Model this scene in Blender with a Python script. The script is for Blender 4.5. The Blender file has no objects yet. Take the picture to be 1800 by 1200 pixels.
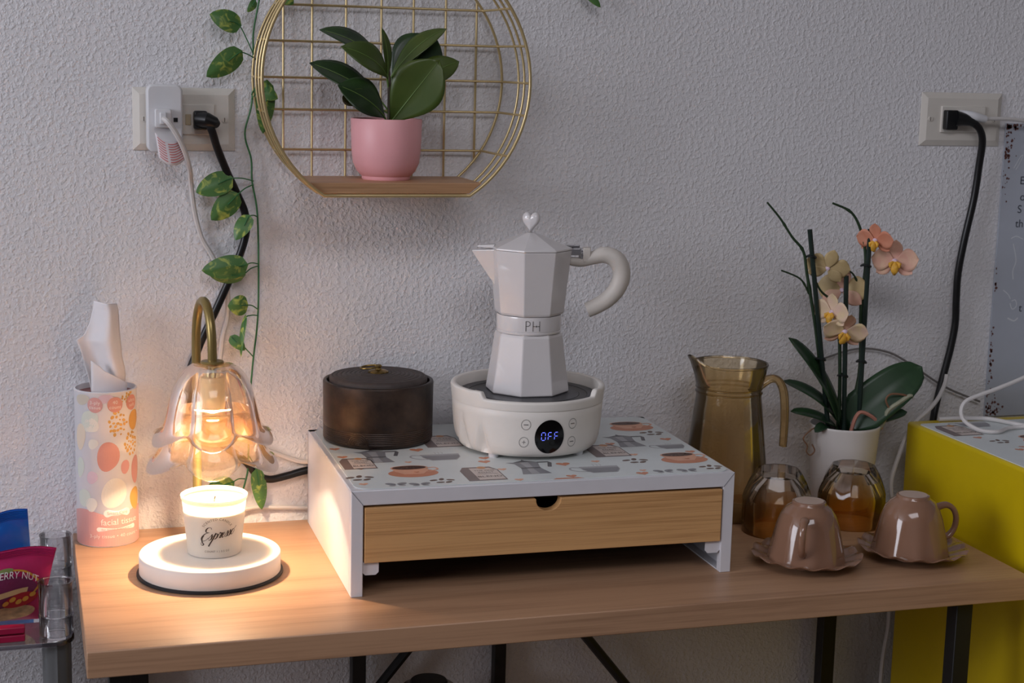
import bpy, math, random
import numpy as np
from mathutils import Vector, Matrix
random.seed(7)
PI = math.pi
T = 0.75                      # height of the table top
# ------------------------------------------------------------------ camera, world, lights, exposure
scene = bpy.context.scene
col = bpy.context.collection
cam_d = bpy.data.cameras.new('camera'); cam = bpy.data.objects.new('camera', cam_d); col.objects.link(cam)
cam_d.sensor_width = 36; cam_d.lens = 2829.99 / 1800 * 36; cam_d.clip_start = .02
_r = Vector((.956778, -.289813, .024179)); _u = Vector((.026288, .168986, .985268)); _f = Vector((.289630, .942047, -.169301))
cam.matrix_world = Matrix(((_r.x, _u.x, -_f.x, -.42572), (_r.y, _u.y, -_f.y, -1.84985), (_r.z, _u.z, -_f.z, 1.29041), (0, 0, 0, 1)))
scene.camera = cam
cam_d.dof.use_dof = True; cam_d.dof.focus_distance = 1.80; cam_d.dof.aperture_fstop = 11
vs = scene.view_settings
vs.view_transform = 'Standard'; vs.look = 'None'; vs.exposure = 0; vs.gamma = 1; vs.use_curve_mapping = False
world = bpy.data.worlds.new('world'); scene.world = world; world.use_nodes = True
world.node_tree.nodes['Background'].inputs[0].default_value = (.80, .87, 1, 1)
world.node_tree.nodes['Background'].inputs[1].default_value = .35
def area(name, loc, rot, sx, sy, energy, color):
    d = bpy.data.lights.new(name, 'AREA'); d.shape = 'RECTANGLE'; d.size = sx; d.size_y = sy; d.energy = energy; d.color = color
    o = bpy.data.objects.new(name, d); col.objects.link(o); o.location = loc; o.rotation_euler = rot
    return o
# daylight entering by the window in the left wall, and the lit ceiling fixture of the room
area('window_daylight', (-3.17, -1.35, 1.80), (0, -PI / 2, 0), 1.15, 1.7, 51, (.88, .90, 1.0))
area('ceiling_fixture', (-.3, -2.2, 2.46), (0, 0, 0), 1.5, .9, 20, (.96, .94, 1.0))
LAMP = (-.2390, -.181)        # axis of the candle warmer

# ------------------------------------------------------------------ helpers
def lin(c):
    return tuple(((v / 255) / 12.92 if v / 255 <= .04045 else ((v / 255 + .055) / 1.055) ** 2.4) for v in c) + (1,)
class MB:
    def __init__(s): s.V = []; s.F = []; s.M = []
    def add(s, v, f, m=0):
        b = len(s.V); s.V += [tuple(p) for p in v]
        for q in f: s.F.append([i + b for i in q]); s.M.append(m)
        return s
    def box(s, x0, x1, y0, y1, z0, z1, m=0):
        return s.add([(x0,y0,z0),(x1,y0,z0),(x1,y1,z0),(x0,y1,z0),(x0,y0,z1),(x1,y0,z1),(x1,y1,z1),(x0,y1,z1)],
                     [(0,3,2,1),(4,5,6,7),(0,1,5,4),(1,2,6,5),(2,3,7,6),(3,0,4,7)], m)
    def obox(s, c, ax, ay, az, hx, hy, hz, m=0):
        c = Vector(c); ax, ay, az = Vector(ax).normalized() * hx, Vector(ay).normalized() * hy, Vector(az).normalized() * hz
        v = [c + sx * ax + sy * ay + sz * az for sz in (-1, 1) for sx, sy in ((-1,-1),(1,-1),(1,1),(-1,1))]
        return s.add(v, [(0,3,2,1),(4,5,6,7),(0,1,5,4),(1,2,6,5),(2,3,7,6),(3,0,4,7)], m)
    def tube(s, path, r, n=8, m=0, closed=False, flat=1.0):
        P = [Vector(p) for p in path]; k = len(P)
        R = list(r) if hasattr(r, '__len__') else [r] * k
        tang = []
        for i in range(k):
            a = P[(i - 1) % k] if (closed or i > 0) else P[i]; b = P[(i + 1) % k] if (closed or i < k - 1) else P[i]
            tang.append((b - a).normalized())
        up = Vector((0, 0, 1)) if abs(tang[0].z) < .9 else Vector((0, 1, 0))
        nrm = (up - tang[0] * up.dot(tang[0])).normalized(); v = []
        for i in range(k):
            nrm = (nrm - tang[i] * nrm.dot(tang[i])).normalized(); bn = tang[i].cross(nrm)
            for j in range(n):
                a = 2 * PI * j / n
                v.append(P[i] + (nrm * math.cos(a) * flat + bn * math.sin(a)) * R[i])
        f = []
        for i in range(k if closed else k - 1):
            for j in range(n):
                a, b = i * n + j, i * n + (j + 1) % n; i2 = (i + 1) % k
                f.append((a, b, i2 * n + (j + 1) % n, i2 * n + j))
        if not closed: f += [tuple(range(n))[::-1], tuple((k - 1) * n + j for j in range(n))]
        return s.add(v, f, m)
    def lathe(s, prof, c=(0, 0), n=48, m=0, fn=None, rot=0, cap=True):
        v = []; f = []
        for i, (r, z) in enumerate(prof):
            for j in range(n):
                a = rot + 2 * PI * j / n
                rr, zz = fn(a, i, r, z) if fn else (r, z)
                v.append((c[0] + rr * math.cos(a), c[1] + rr * math.sin(a), zz))
        for i in range(len(prof) - 1):
            for j in range(n):
                f.append((i * n + j, i * n + (j + 1) % n, (i + 1) * n + (j + 1) % n, (i + 1) * n + j))
        if prof[0][0] > 0: f.append(tuple(range(n))[::-1])
        if prof[-1][0] > 0 and cap: f.append(tuple((len(prof) - 1) * n + j for j in range(n)))
        return s.add(v, f, m)
    def ring(s, prof, c=(0, 0), n=48, m=0, fn=None, rot=0):       # closed profile revolved (hollow wall)
        v = []; f = []; k = len(prof)
        for i, (r, z) in enumerate(prof):
            for j in range(n):
                a = rot + 2 * PI * j / n
                rr, zz = fn(a, i, r, z) if fn else (r, z)
                v.append((c[0] + rr * math.cos(a), c[1] + rr * math.sin(a), zz))
        for i in range(k):
            for j in range(n):
                f.append((i * n + j, i * n + (j + 1) % n, ((i + 1) % k) * n + (j + 1) % n, ((i + 1) % k) * n + j))
        return s.add(v, f, m)
    def grid(s, fn, nu, nv, m=0):
        v = [fn(i / nu, j / nv) for i in range(nu + 1) for j in range(nv + 1)]; w = nv + 1
        return s.add(v, [(i * w + j, (i + 1) * w + j, (i + 1) * w + j + 1, i * w + j + 1) for i in range(nu) for j in range(nv)], m)
    def prism(s, pts, a, b, axis='y', m=0):                       # polygon pts (p, q) extruded from a to b along an axis
        k = len(pts)
        mk = {'y': lambda p, t: (p[0], t, p[1]), 'z': lambda p, t: (p[0], p[1], t), 'x': lambda p, t: (t, p[0], p[1])}[axis]
        v = [mk(p, a) for p in pts] + [mk(p, b) for p in pts]
        return s.add(v, [tuple(range(k)), tuple(range(k, 2 * k))[::-1]] + [(i, i + k, (i + 1) % k + k, (i + 1) % k) for i in range(k)], m)
    def fan(s, pts, mapf, m=0, rings=1):                          # star-shaped flat patch, mapped by mapf(u, v)
        k = len(pts); cu = sum(p[0] for p in pts) / k; cv = sum(p[1] for p in pts) / k
        v = [mapf(cu, cv)]
        for r in range(1, rings + 1):
            t = r / rings
            v += [mapf(cu + (p[0] - cu) * t, cv + (p[1] - cv) * t) for p in pts]
        f = [(0, 1 + i, 1 + (i + 1) % k) for i in range(k)]
        for r in range(1, rings):
            o, o2 = 1 + (r - 1) * k, 1 + r * k
            f += [(o + i, o2 + i, o2 + (i + 1) % k, o + (i + 1) % k) for i in range(k)]
        return s.add(v, f, m)
    def text(s, txt, size, mapf, m=0, space=1.0, align='CENTER', warp=None):
        cu = bpy.data.curves.new('t', 'FONT'); cu.body = txt; cu.size = size; cu.align_x = align; cu.align_y = 'CENTER'; cu.space_character = space
        o = bpy.data.objects.new('t', cu); me = bpy.data.meshes.new_from_object(o)
        vv = [(v.co.x, v.co.y) for v in me.vertices]
        if warp: vv = [warp(*p) for p in vv]
        s.add([mapf(*p) for p in vv], [tuple(p.vertices) for p in me.polygons], m)
        bpy.data.objects.remove(o); bpy.data.curves.remove(cu); bpy.data.meshes.remove(me)
        return s
    def ribbon(s, pts, widths, mapf, m=0):
        k = len(pts); v = []
        for i in range(k):
            a, b = pts[max(i - 1, 0)], pts[min(i + 1, k - 1)]
            dx, dy = b[0] - a[0], b[1] - a[1]; l = math.hypot(dx, dy) or 1
            w = widths[i] if hasattr(widths, '__len__') else widths
            v += [mapf(pts[i][0] - dy / l * w, pts[i][1] + dx / l * w), mapf(pts[i][0] + dy / l * w, pts[i][1] - dx / l * w)]
        return s.add(v, [(2 * i, 2 * i + 1, 2 * i + 3, 2 * i + 2) for i in range(k - 1)], m)
    def build(s, name, mats, parent=None, smooth=True, bevel=0, sub=0, ang=38, solid=0, segs=2):
        o_ = ORG.get(parent.name, Vector((0, 0, 0))) if parent else Vector((0, 0, 0))
        me = bpy.data.meshes.new(name); me.from_pydata([(x - o_.x, y - o_.y, z - o_.z) for x, y, z in s.V], [], s.F)
        mats = mats if isinstance(mats, (list, tuple)) else [mats]
        for m in mats: me.materials.append(m)
        for p, mi in zip(me.polygons, s.M): p.material_index = mi; p.use_smooth = smooth
        me.validate(); me.update()
        if smooth: me.set_sharp_from_angle(angle=math.radians(ang))
        o = bpy.data.objects.new(name, me); col.objects.link(o)
        if parent: o.parent = parent; ORG[o.name] = o_
        if solid:
            md = o.modifiers.new('s', 'SOLIDIFY'); md.thickness = solid; md.offset = 0
        if bevel:
            md = o.modifiers.new('b', 'BEVEL'); md.width = bevel; md.segments = segs; md.limit_method = 'ANGLE'; md.angle_limit = math.radians(40); md.harden_normals = False
        if sub:
            md = o.modifiers.new('u', 'SUBSURF'); md.levels = md.render_levels = sub
        return o
ORG = {}
def thing(name, label, cat, loc, group=None):
    o = bpy.data.objects.new(name, None); col.objects.link(o); o.location = loc; o.empty_display_size = .03
    ORG[o.name] = Vector(loc); return tag(o, label, cat, group)
def tag(o, label=None, cat=None, group=None, kind=None):
    if label: o['label'] = label
    if cat: o['category'] = cat
    if group: o['group'] = group
    if kind: o['kind'] = kind
    return o
def spl(pts, n=8, closed=False):
    P = [Vector(p) for p in pts]; k = len(P); out = []
    for i in range(k if closed else k - 1):
        if closed: a, b, c, d = P[(i - 1) % k], P[i], P[(i + 1) % k], P[(i + 2) % k]
        else: a, b, c, d = P[max(i - 1, 0)], P[i], P[i + 1], P[min(i + 2, k - 1)]
        for j in range(n):
            t = j / n
            out.append(.5 * ((2 * b) + (c - a) * t + (2 * a - 5 * b + 4 * c - d) * t * t + (3 * b - a - 3 * c + d) * t ** 3))
    if not closed: out.append(P[-1])
    return out
def spl2(pts, n=8): return [(p.x, p.y) for p in spl([(a, b, 0) for a, b in pts], n)]
def ell(cx, cy, a, b, n=28, rot=0):
    c, s = math.cos(rot), math.sin(rot)
    return [(cx + a * math.cos(2*PI*i/n) * c - b * math.sin(2*PI*i/n) * s, cy + a * math.cos(2*PI*i/n) * s + b * math.sin(2*PI*i/n) * c) for i in range(n)]
def rrect(x0, x1, y0, y1, r, n=5):
    out = []
    for cx, cy, a0 in ((x1 - r, y1 - r, 0), (x0 + r, y1 - r, 90), (x0 + r, y0 + r, 180), (x1 - r, y0 + r, 270)):
        out += [(cx + r * math.cos(math.radians(a0 + 90 * i / n)), cy + r * math.sin(math.radians(a0 + 90 * i / n))) for i in range(n + 1)]
    return out
def cyl(c, R, a0, off=.0004):                                     # wrap (u along the arc, z) round a vertical cylinder; R may be a function of z
    def f(u, v):
        rr = (R(v) if callable(R) else R)
        a = a0 + u / rr
        return (c[0] + (rr + off) * math.cos(a), c[1] + (rr + off) * math.sin(a), v)
    return f

# ------------------------------------------------------------------ materials
def new_mat(name):
    m = bpy.data.materials.new(name); m.use_nodes = True; nt = m.node_tree
    return m, nt, nt.nodes['Principled BSDF']
def NN(nt, kind, **kw):
    n = nt.nodes.new(kind)
    for k, v in kw.items():
        if k in n.inputs: n.inputs[k].default_value = v
        else: setattr(n, k, v)
    return n
def M(name, c, rough=.5, metal=0, var=.04, vscale=40, bump=0, bscale=300, spec=.5, coat=0, sss=0, emit=None, trans=0, ior=1.45):
    m, nt, b = new_mat(name); L = nt.links; c4 = lin(c)
    b.inputs['Roughness'].default_value = rough; b.inputs['Metallic'].default_value = metal; b.inputs['Specular IOR Level'].default_value = spec
    b.inputs['Coat Weight'].default_value = coat; b.inputs['Transmission Weight'].default_value = trans; b.inputs['IOR'].default_value = ior
    tc = NN(nt, 'ShaderNodeTexCoord')
    if var:
        n = NN(nt, 'ShaderNodeTexNoise', Scale=vscale, Detail=3.0); L.new(tc.outputs['Object'], n.inputs['Vector'])
        r = NN(nt, 'ShaderNodeMapRange'); r.inputs[1].default_value = .3; r.inputs[2].default_value = .7; r.inputs[3].default_value = 1 - var; r.inputs[4].default_value = 1 + var
        L.new(n.outputs['Fac'], r.inputs[0])
        x = NN(nt, 'ShaderNodeMix', data_type='RGBA', blend_type='MULTIPLY'); x.inputs[0].default_value = 1; x.inputs[6].default_value = c4
        L.new(r.outputs[0], x.inputs[7]); L.new(x.outputs[2], b.inputs['Base Color'])
    else: b.inputs['Base Color'].default_value = c4
    if bump:
        n = NN(nt, 'ShaderNodeTexNoise', Scale=bscale, Detail=2.0); L.new(tc.outputs['Object'], n.inputs['Vector'])
        bp = NN(nt, 'ShaderNodeBump', Strength=bump, Distance=.0006); L.new(n.outputs['Fac'], bp.inputs['Height']); L.new(bp.outputs[0], b.inputs['Normal'])
    if sss: b.inputs['Subsurface Weight'].default_value = sss; b.inputs['Subsurface Radius'].default_value = (.01, .008, .006)
    if emit: b.inputs['Emission Color'].default_value = lin(emit[0]); b.inputs['Emission Strength'].default_value = emit[1]
    return m
def wood(name, c1, c2, sc=(2.2, 34, 34), rough=.42, axis_noise=1.0, lines=.5):
    m, nt, b = new_mat(name); L = nt.links
    tc = NN(nt, 'ShaderNodeTexCoord'); mp = NN(nt, 'ShaderNodeMapping'); mp.inputs['Scale'].default_value = sc
    L.new(tc.outputs['Object'], mp.inputs['Vector'])
    n = NN(nt, 'ShaderNodeTexNoise', Scale=1.6, Detail=6.0, Roughness=.62, Distortion=.35); L.new(mp.outputs[0], n.inputs['Vector'])
    mp2 = NN(nt, 'ShaderNodeMapping'); mp2.inputs['Scale'].default_value = (sc[0] * 2.4, sc[1] * 9, sc[2] * 9); L.new(tc.outputs['Object'], mp2.inputs['Vector'])
    n2 = NN(nt, 'ShaderNodeTexNoise', Scale=2.0, Detail=3.0); L.new(mp2.outputs[0], n2.inputs['Vector'])
    mx = NN(nt, 'ShaderNodeMath', operation='MULTIPLY_ADD'); L.new(n2.outputs['Fac'], mx.inputs[0]); mx.inputs[1].default_value = lines; L.new(n.outputs['Fac'], mx.inputs[2])
    cr = NN(nt, 'ShaderNodeValToRGB'); cr.color_ramp.elements[0].position = .5; cr.color_ramp.elements[0].color = lin(c1); cr.color_ramp.elements[1].position = .92; cr.color_ramp.elements[1].color = lin(c2)
    L.new(mx.outputs[0], cr.inputs[0]); L.new(cr.outputs[0], b.inputs['Base Color'])
    b.inputs['Roughness'].default_value = rough
    bp = NN(nt, 'ShaderNodeBump', Strength=.12, Distance=.0004); L.new(n2.outputs['Fac'], bp.inputs['Height']); L.new(bp.outputs[0], b.inputs['Normal'])
    return m
def glass(name, tint, clear=.45, rough=.0, ior=1.47, gloss=(1, 1, 1), haze=0, hcol=(1, .7, .4), gl=1.0):
    """Coloured glass: a refracting body, partly let straight through as thin glass does."""
    m = bpy.data.materials.new(name); m.use_nodes = True; nt = m.node_tree; nt.nodes.clear(); L = nt.links
    g = NN(nt, 'ShaderNodeBsdfGlass', Roughness=rough, IOR=ior); g.inputs['Color'].default_value = tint + (1,)
    t = NN(nt, 'ShaderNodeBsdfTransparent'); t.inputs['Color'].default_value = tint + (1,)
    s = NN(nt, 'ShaderNodeBsdfGlossy', Roughness=.02); s.inputs['Color'].default_value = gloss + (1,)
    fr = NN(nt, 'ShaderNodeFresnel', IOR=1.45)
    gm = NN(nt, 'ShaderNodeMath', operation='MULTIPLY'); L.new(fr.outputs[0], gm.inputs[0]); gm.inputs[1].default_value = gl
    mx = NN(nt, 'ShaderNodeMixShader'); L.new(gm.outputs[0], mx.inputs[0]); L.new(t.outputs[0], mx.inputs[1]); L.new(s.outputs[0], mx.inputs[2])
    m2 = NN(nt, 'ShaderNodeMixShader'); m2.inputs[0].default_value = clear; L.new(g.outputs[0], m2.inputs[1]); L.new(mx.outputs[0], m2.inputs[2])
    out = m2
    if haze:
        tl = NN(nt, 'ShaderNodeBsdfTranslucent'); tl.inputs['Color'].default_value = hcol + (1,)
        out = NN(nt, 'ShaderNodeMixShader'); out.inputs[0].default_value = haze; L.new(m2.outputs[0], out.inputs[1]); L.new(tl.outputs[0], out.inputs[2])
    o = NN(nt, 'ShaderNodeOutputMaterial'); L.new(out.outputs[0], o.inputs['Surface'])
    return m
def wall_mat():
    m, nt, b = new_mat('textured_wall_paint'); L = nt.links
    tc = NN(nt, 'ShaderNodeTexCoord')
    n0 = NN(nt, 'ShaderNodeTexNoise', Scale=3.0, Detail=2.0); L.new(tc.outputs['Object'], n0.inputs['Vector'])
    cr = NN(nt, 'ShaderNodeValToRGB'); cr.color_ramp.elements[0].position = .35; cr.color_ramp.elements[0].color = lin((225, 224, 227)); cr.color_ramp.elements[1].position = .65; cr.color_ramp.elements[1].color = lin((230, 229, 232))
    L.new(n0.outputs['Fac'], cr.inputs[0]); L.new(cr.outputs[0], b.inputs['Base Color']); b.inputs['Roughness'].default_value = .5
    b.inputs['Specular IOR Level'].default_value = .35
    n1 = NN(nt, 'ShaderNodeTexNoise', Scale=200.0, Detail=2.5, Roughness=.55, Distortion=.15); L.new(tc.outputs['Object'], n1.inputs['Vector'])
    r1 = NN(nt, 'ShaderNodeValToRGB'); r1.color_ramp.elements[0].position = .40; r1.color_ramp.elements[1].position = .74; r1.color_ramp.interpolation = 'EASE'; L.new(n1.outputs['Fac'], r1.inputs[0])
    n2 = NN(nt, 'ShaderNodeTexNoise', Scale=420.0, Detail=2.0); L.new(tc.outputs['Object'], n2.inputs['Vector'])
    mx = NN(nt, 'ShaderNodeMath', operation='MULTIPLY_ADD'); L.new(n2.outputs['Fac'], mx.inputs[0]); mx.inputs[1].default_value = .22; L.new(r1.outputs[0], mx.inputs[2])
    bp = NN(nt, 'ShaderNodeBump', Strength=.55, Distance=.0014); L.new(mx.outputs[0], bp.inputs['Height']); L.new(bp.outputs[0], b.inputs['Normal'])
    return m
WALL = wall_mat()
FLOOR = wood('floor_boards', (70, 58, 48), (95, 80, 66))
TABLE = wood('beech_laminate', (140, 105, 80), (176, 138, 108), sc=(1.6, 26, 26), rough=.38, lines=.7)
BAMBOO = wood('bamboo', (152, 106, 62), (206, 160, 108), sc=(1.5, 30, 55), rough=.4, lines=.8)
SHELFW = wood('shelf_beech', (158, 118, 84), (190, 148, 110), sc=(3, 30, 30), rough=.45)
WHITEM = M('white_powder_coat', (212, 211, 216), .35, var=.02)
BLACKM = M('black_metal', (22, 21, 21), .45, var=.1)
IRON = M('worn_black_iron', (30, 27, 25), .5, .3, var=.5, vscale=60)
BLACKP = M('black_plastic', (17, 18, 20), .4, var=.05)
RUBBER = M('black_rubber', (28, 28, 30), .6)
IVORYP = M('ivory_plastic', (216, 211, 203), .38, var=.02)
WHITEP = M('white_plastic', (214, 214, 217), .35, var=.02)
CREAMP = M('cream_plastic', (227, 222, 215), .42, var=.02)
GOLDW = M('gold_wire', (208, 186, 138), .34, .7, var=.04)
BRASS = M('brass_tube', (146, 126, 76), .30, .55, var=.04)
OLDBR = M('aged_brass', (140, 116, 66), .35, .9, var=.15, vscale=200)
STEEL = M('brushed_steel', (170, 170, 172), .25, 1, var=.05)
CHROME = M('polished_steel', (205, 205, 208), .12, 1, var=.02)

# ------------------------------------------------------------------ the room
RX0, RX1, RY0, RZ1 = -3.2, 2.4, -3.6, 2.5
def struct(name, mb, mat, label=None):
    o = mb.build(name, mat, smooth=False); return tag(o, label, kind='structure')
struct('wall_back', MB().box(RX0, RX1, 0, .1, 0, RZ1), WALL, 'pale grey wall with orange-peel texture')
struct('floor', MB().box(RX0, RX1, RY0, .1, -.05, 0), FLOOR)
struct('ceiling', MB().box(RX0, RX1, RY0, .1, RZ1, RZ1 + .05), M('ceiling_paint', (205, 203, 200), .7))
PLAIN = M('plain_wall_paint', (172, 168, 166), .6)
struct('wall_right', MB().box(RX1, RX1 + .1, RY0, .1, 0, RZ1), PLAIN)
struct('wall_front', MB().box(RX0, RX1, RY0 - .1, RY0, 0, RZ1), M('far_wall_paint', (120, 117, 116), .6))
wl = MB(); wy0, wy1, wz0, wz1 = -2.25, -.45, 1.2, 2.4
wl.box(RX0 - .1, RX0, RY0, wy0, 0, RZ1).box(RX0 - .1, RX0, wy1, .1, 0, RZ1).box(RX0 - .1, RX0, wy0, wy1, 0, wz0).box(RX0 - .1, RX0, wy0, wy1, wz1, RZ1)
struct('wall_left', wl, PLAIN)
wf = MB()
for a, b, c, d in ((wy0, wy0 + .05, wz0, wz1), (wy1 - .05, wy1, wz0, wz1), (wy0, wy1, wz0, wz0 + .05), (wy0, wy1, wz1 - .05, wz1), (wy0, wy1, 1.6, 1.64)):
    wf.box(RX0 - .09, RX0 - .03, a, b, c, d)
struct('window_1', wf, WHITEP)
# ------------------------------------------------------------------ table
t = thing('side_table', 'light beech laminate table with black metal legs against the wall', 'table', (.12, -.19, 0))
MB().box(-.379, .626, -.394, -.004, T - .026, T).build('table_top', TABLE, t, bevel=.0012)
def leg(x, y, h=.0125, mat=BLACKM, hy=None, z1=T - .026):
    return MB().box(x - h, x + h, y - (hy or h), y + (hy or h), 0, z1).build('leg', mat, t, bevel=.001)
leg(-.349, -.370, .010); leg(-.311, -.022, .0125); leg(.5535, -.370, .0100); leg(.578, -.030, .0095)
leg(-.051, -.030, .0085); leg(.1315, -.014, .0075, IRON)
MB().tube([(.1245, -.030, T - .027), (-.29, -.030, .222)], .0062, 8).build('brace', BLACKM, t)
MB().tube([(.128, -.030, T - .027), (.555, -.030, .195)], .0062, 8).build('brace', BLACKM, t)
MB().box(-.355, .575, -.36, -.012, .385, .40).build('lower_shelf', TABLE, t, bevel=.001)
# steel bottle standing under the table
t = thing('steel_bottle', 'brushed steel bottle with black cap under the table', 'bottle', (.0237, -.085, .40))
c = (.0237, -.085)
MB().lathe([(.031, .40), (.0325, .402), (.0325, .556), (.0315, .5595), (.024, .5605)], c, 40).build('body', STEEL, t)
MB().lathe([(.0225, .5605), (.0225, .566), (.021, .5678), (.0, .5678)], c, 32).build('cap', BLACKP, t)

# ------------------------------------------------------------------ monitor riser with drawer
t = thing('desk_riser', 'white metal riser with one bamboo drawer standing on the table', 'riser', (.098, -.1525, T)); t.rotation_euler.z = -.0141
x0, x1, yf, yb, zt = -.112, .308, -.300, -.018, T + .112
fr = MB()
fr.prism([(x0, T), (x0 + .0125, T), (x0 + .0125, zt - .0155), (x1 - .0125, zt - .0155), (x1 - .0125, T), (x1, T), (x1, zt), (x0, zt)], yf, yf + .010, 'y')
fr.box(x0, x1, yf + .010, yb, zt - .0015, zt).box(x0, x0 + .0015, yf + .010, yb, T, zt - .0015).box(x1 - .0015, x1, yf + .010, yb, T, zt - .0015)
fr.prism([(x0, T), (x0 + .0125, T), (x0 + .0125, zt - .0155), (x1 - .0125, zt - .0155), (x1 - .0125, T), (x1, T), (x1, zt), (x0, zt)], yb - .01, yb, 'y')
fr.box(x0 + .0015, x0 + .0125, yf + .01, yb - .01, T, T + .0015).box(x1 - .0125, x1 - .0015, yf + .01, yb - .01, T, T + .0015)
fr.build('frame', WHITEM, t, bevel=.0009)
seam = M('seam_shadow', (120, 120, 128), .6)
for sx, ex in ((x0, x0 + .0125), (x1, x1 - .0125)):
    MB().tube([(sx, yf - .00005, zt), (ex, yf - .00005, zt - .0155)], .00035, 5).build('corner_seam', seam, t)
d = MB()
pts = [(-.0980, .7860), (.2940, .7860), (.2940, .8440)] + [(.0970 + .0135 * math.cos(a), .8440 - .0015 + (-.0115 * math.sin(a))) for a in np.linspace(0, PI, 15)] + [(-.0980, .8440)]
pts = pts[:3] + [(.1105, .8440)] + pts[3:-1] + [(.0835, .8440)] + pts[-1:]
d.prism(pts, yf - .001, yf + .011, 'y')
drawer = d.build('drawer_front', BAMBOO, t, bevel=.0006, smooth=False)
MB().box(-.093, .289, yf + .012, yb - .015, .790, .794).box(-.093, -.089, yf + .012, yb - .015, .794, .838).box(.285, .289, yf + .012, yb - .015, .794, .838).box(-.089, .285, yb - .019, yb - .015, .794, .838).build('drawer_box', M('dark_drawer_liner', (24, 22, 22), .8), t)
for sx in (-1, 1):
    xa = x0 + .0125 if sx < 0 else x1 - .0125
    xb = xa + .017 if sx < 0 else xa - .017
    a, b = min(xa, xb), max(xa, xb)
    MB().prism([(a, .7855), (b, .7855), (b, .775), (b - .003, .772), (a + .003, .772), (a, .775)], yf + .003, yf + .0045, 'y').build('drawer_bracket', WHITEM, t)
    MB().box(a, b, yf + .006, yb - .02, .7838, .7855).build('drawer_rail', WHITEM, t)

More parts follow.
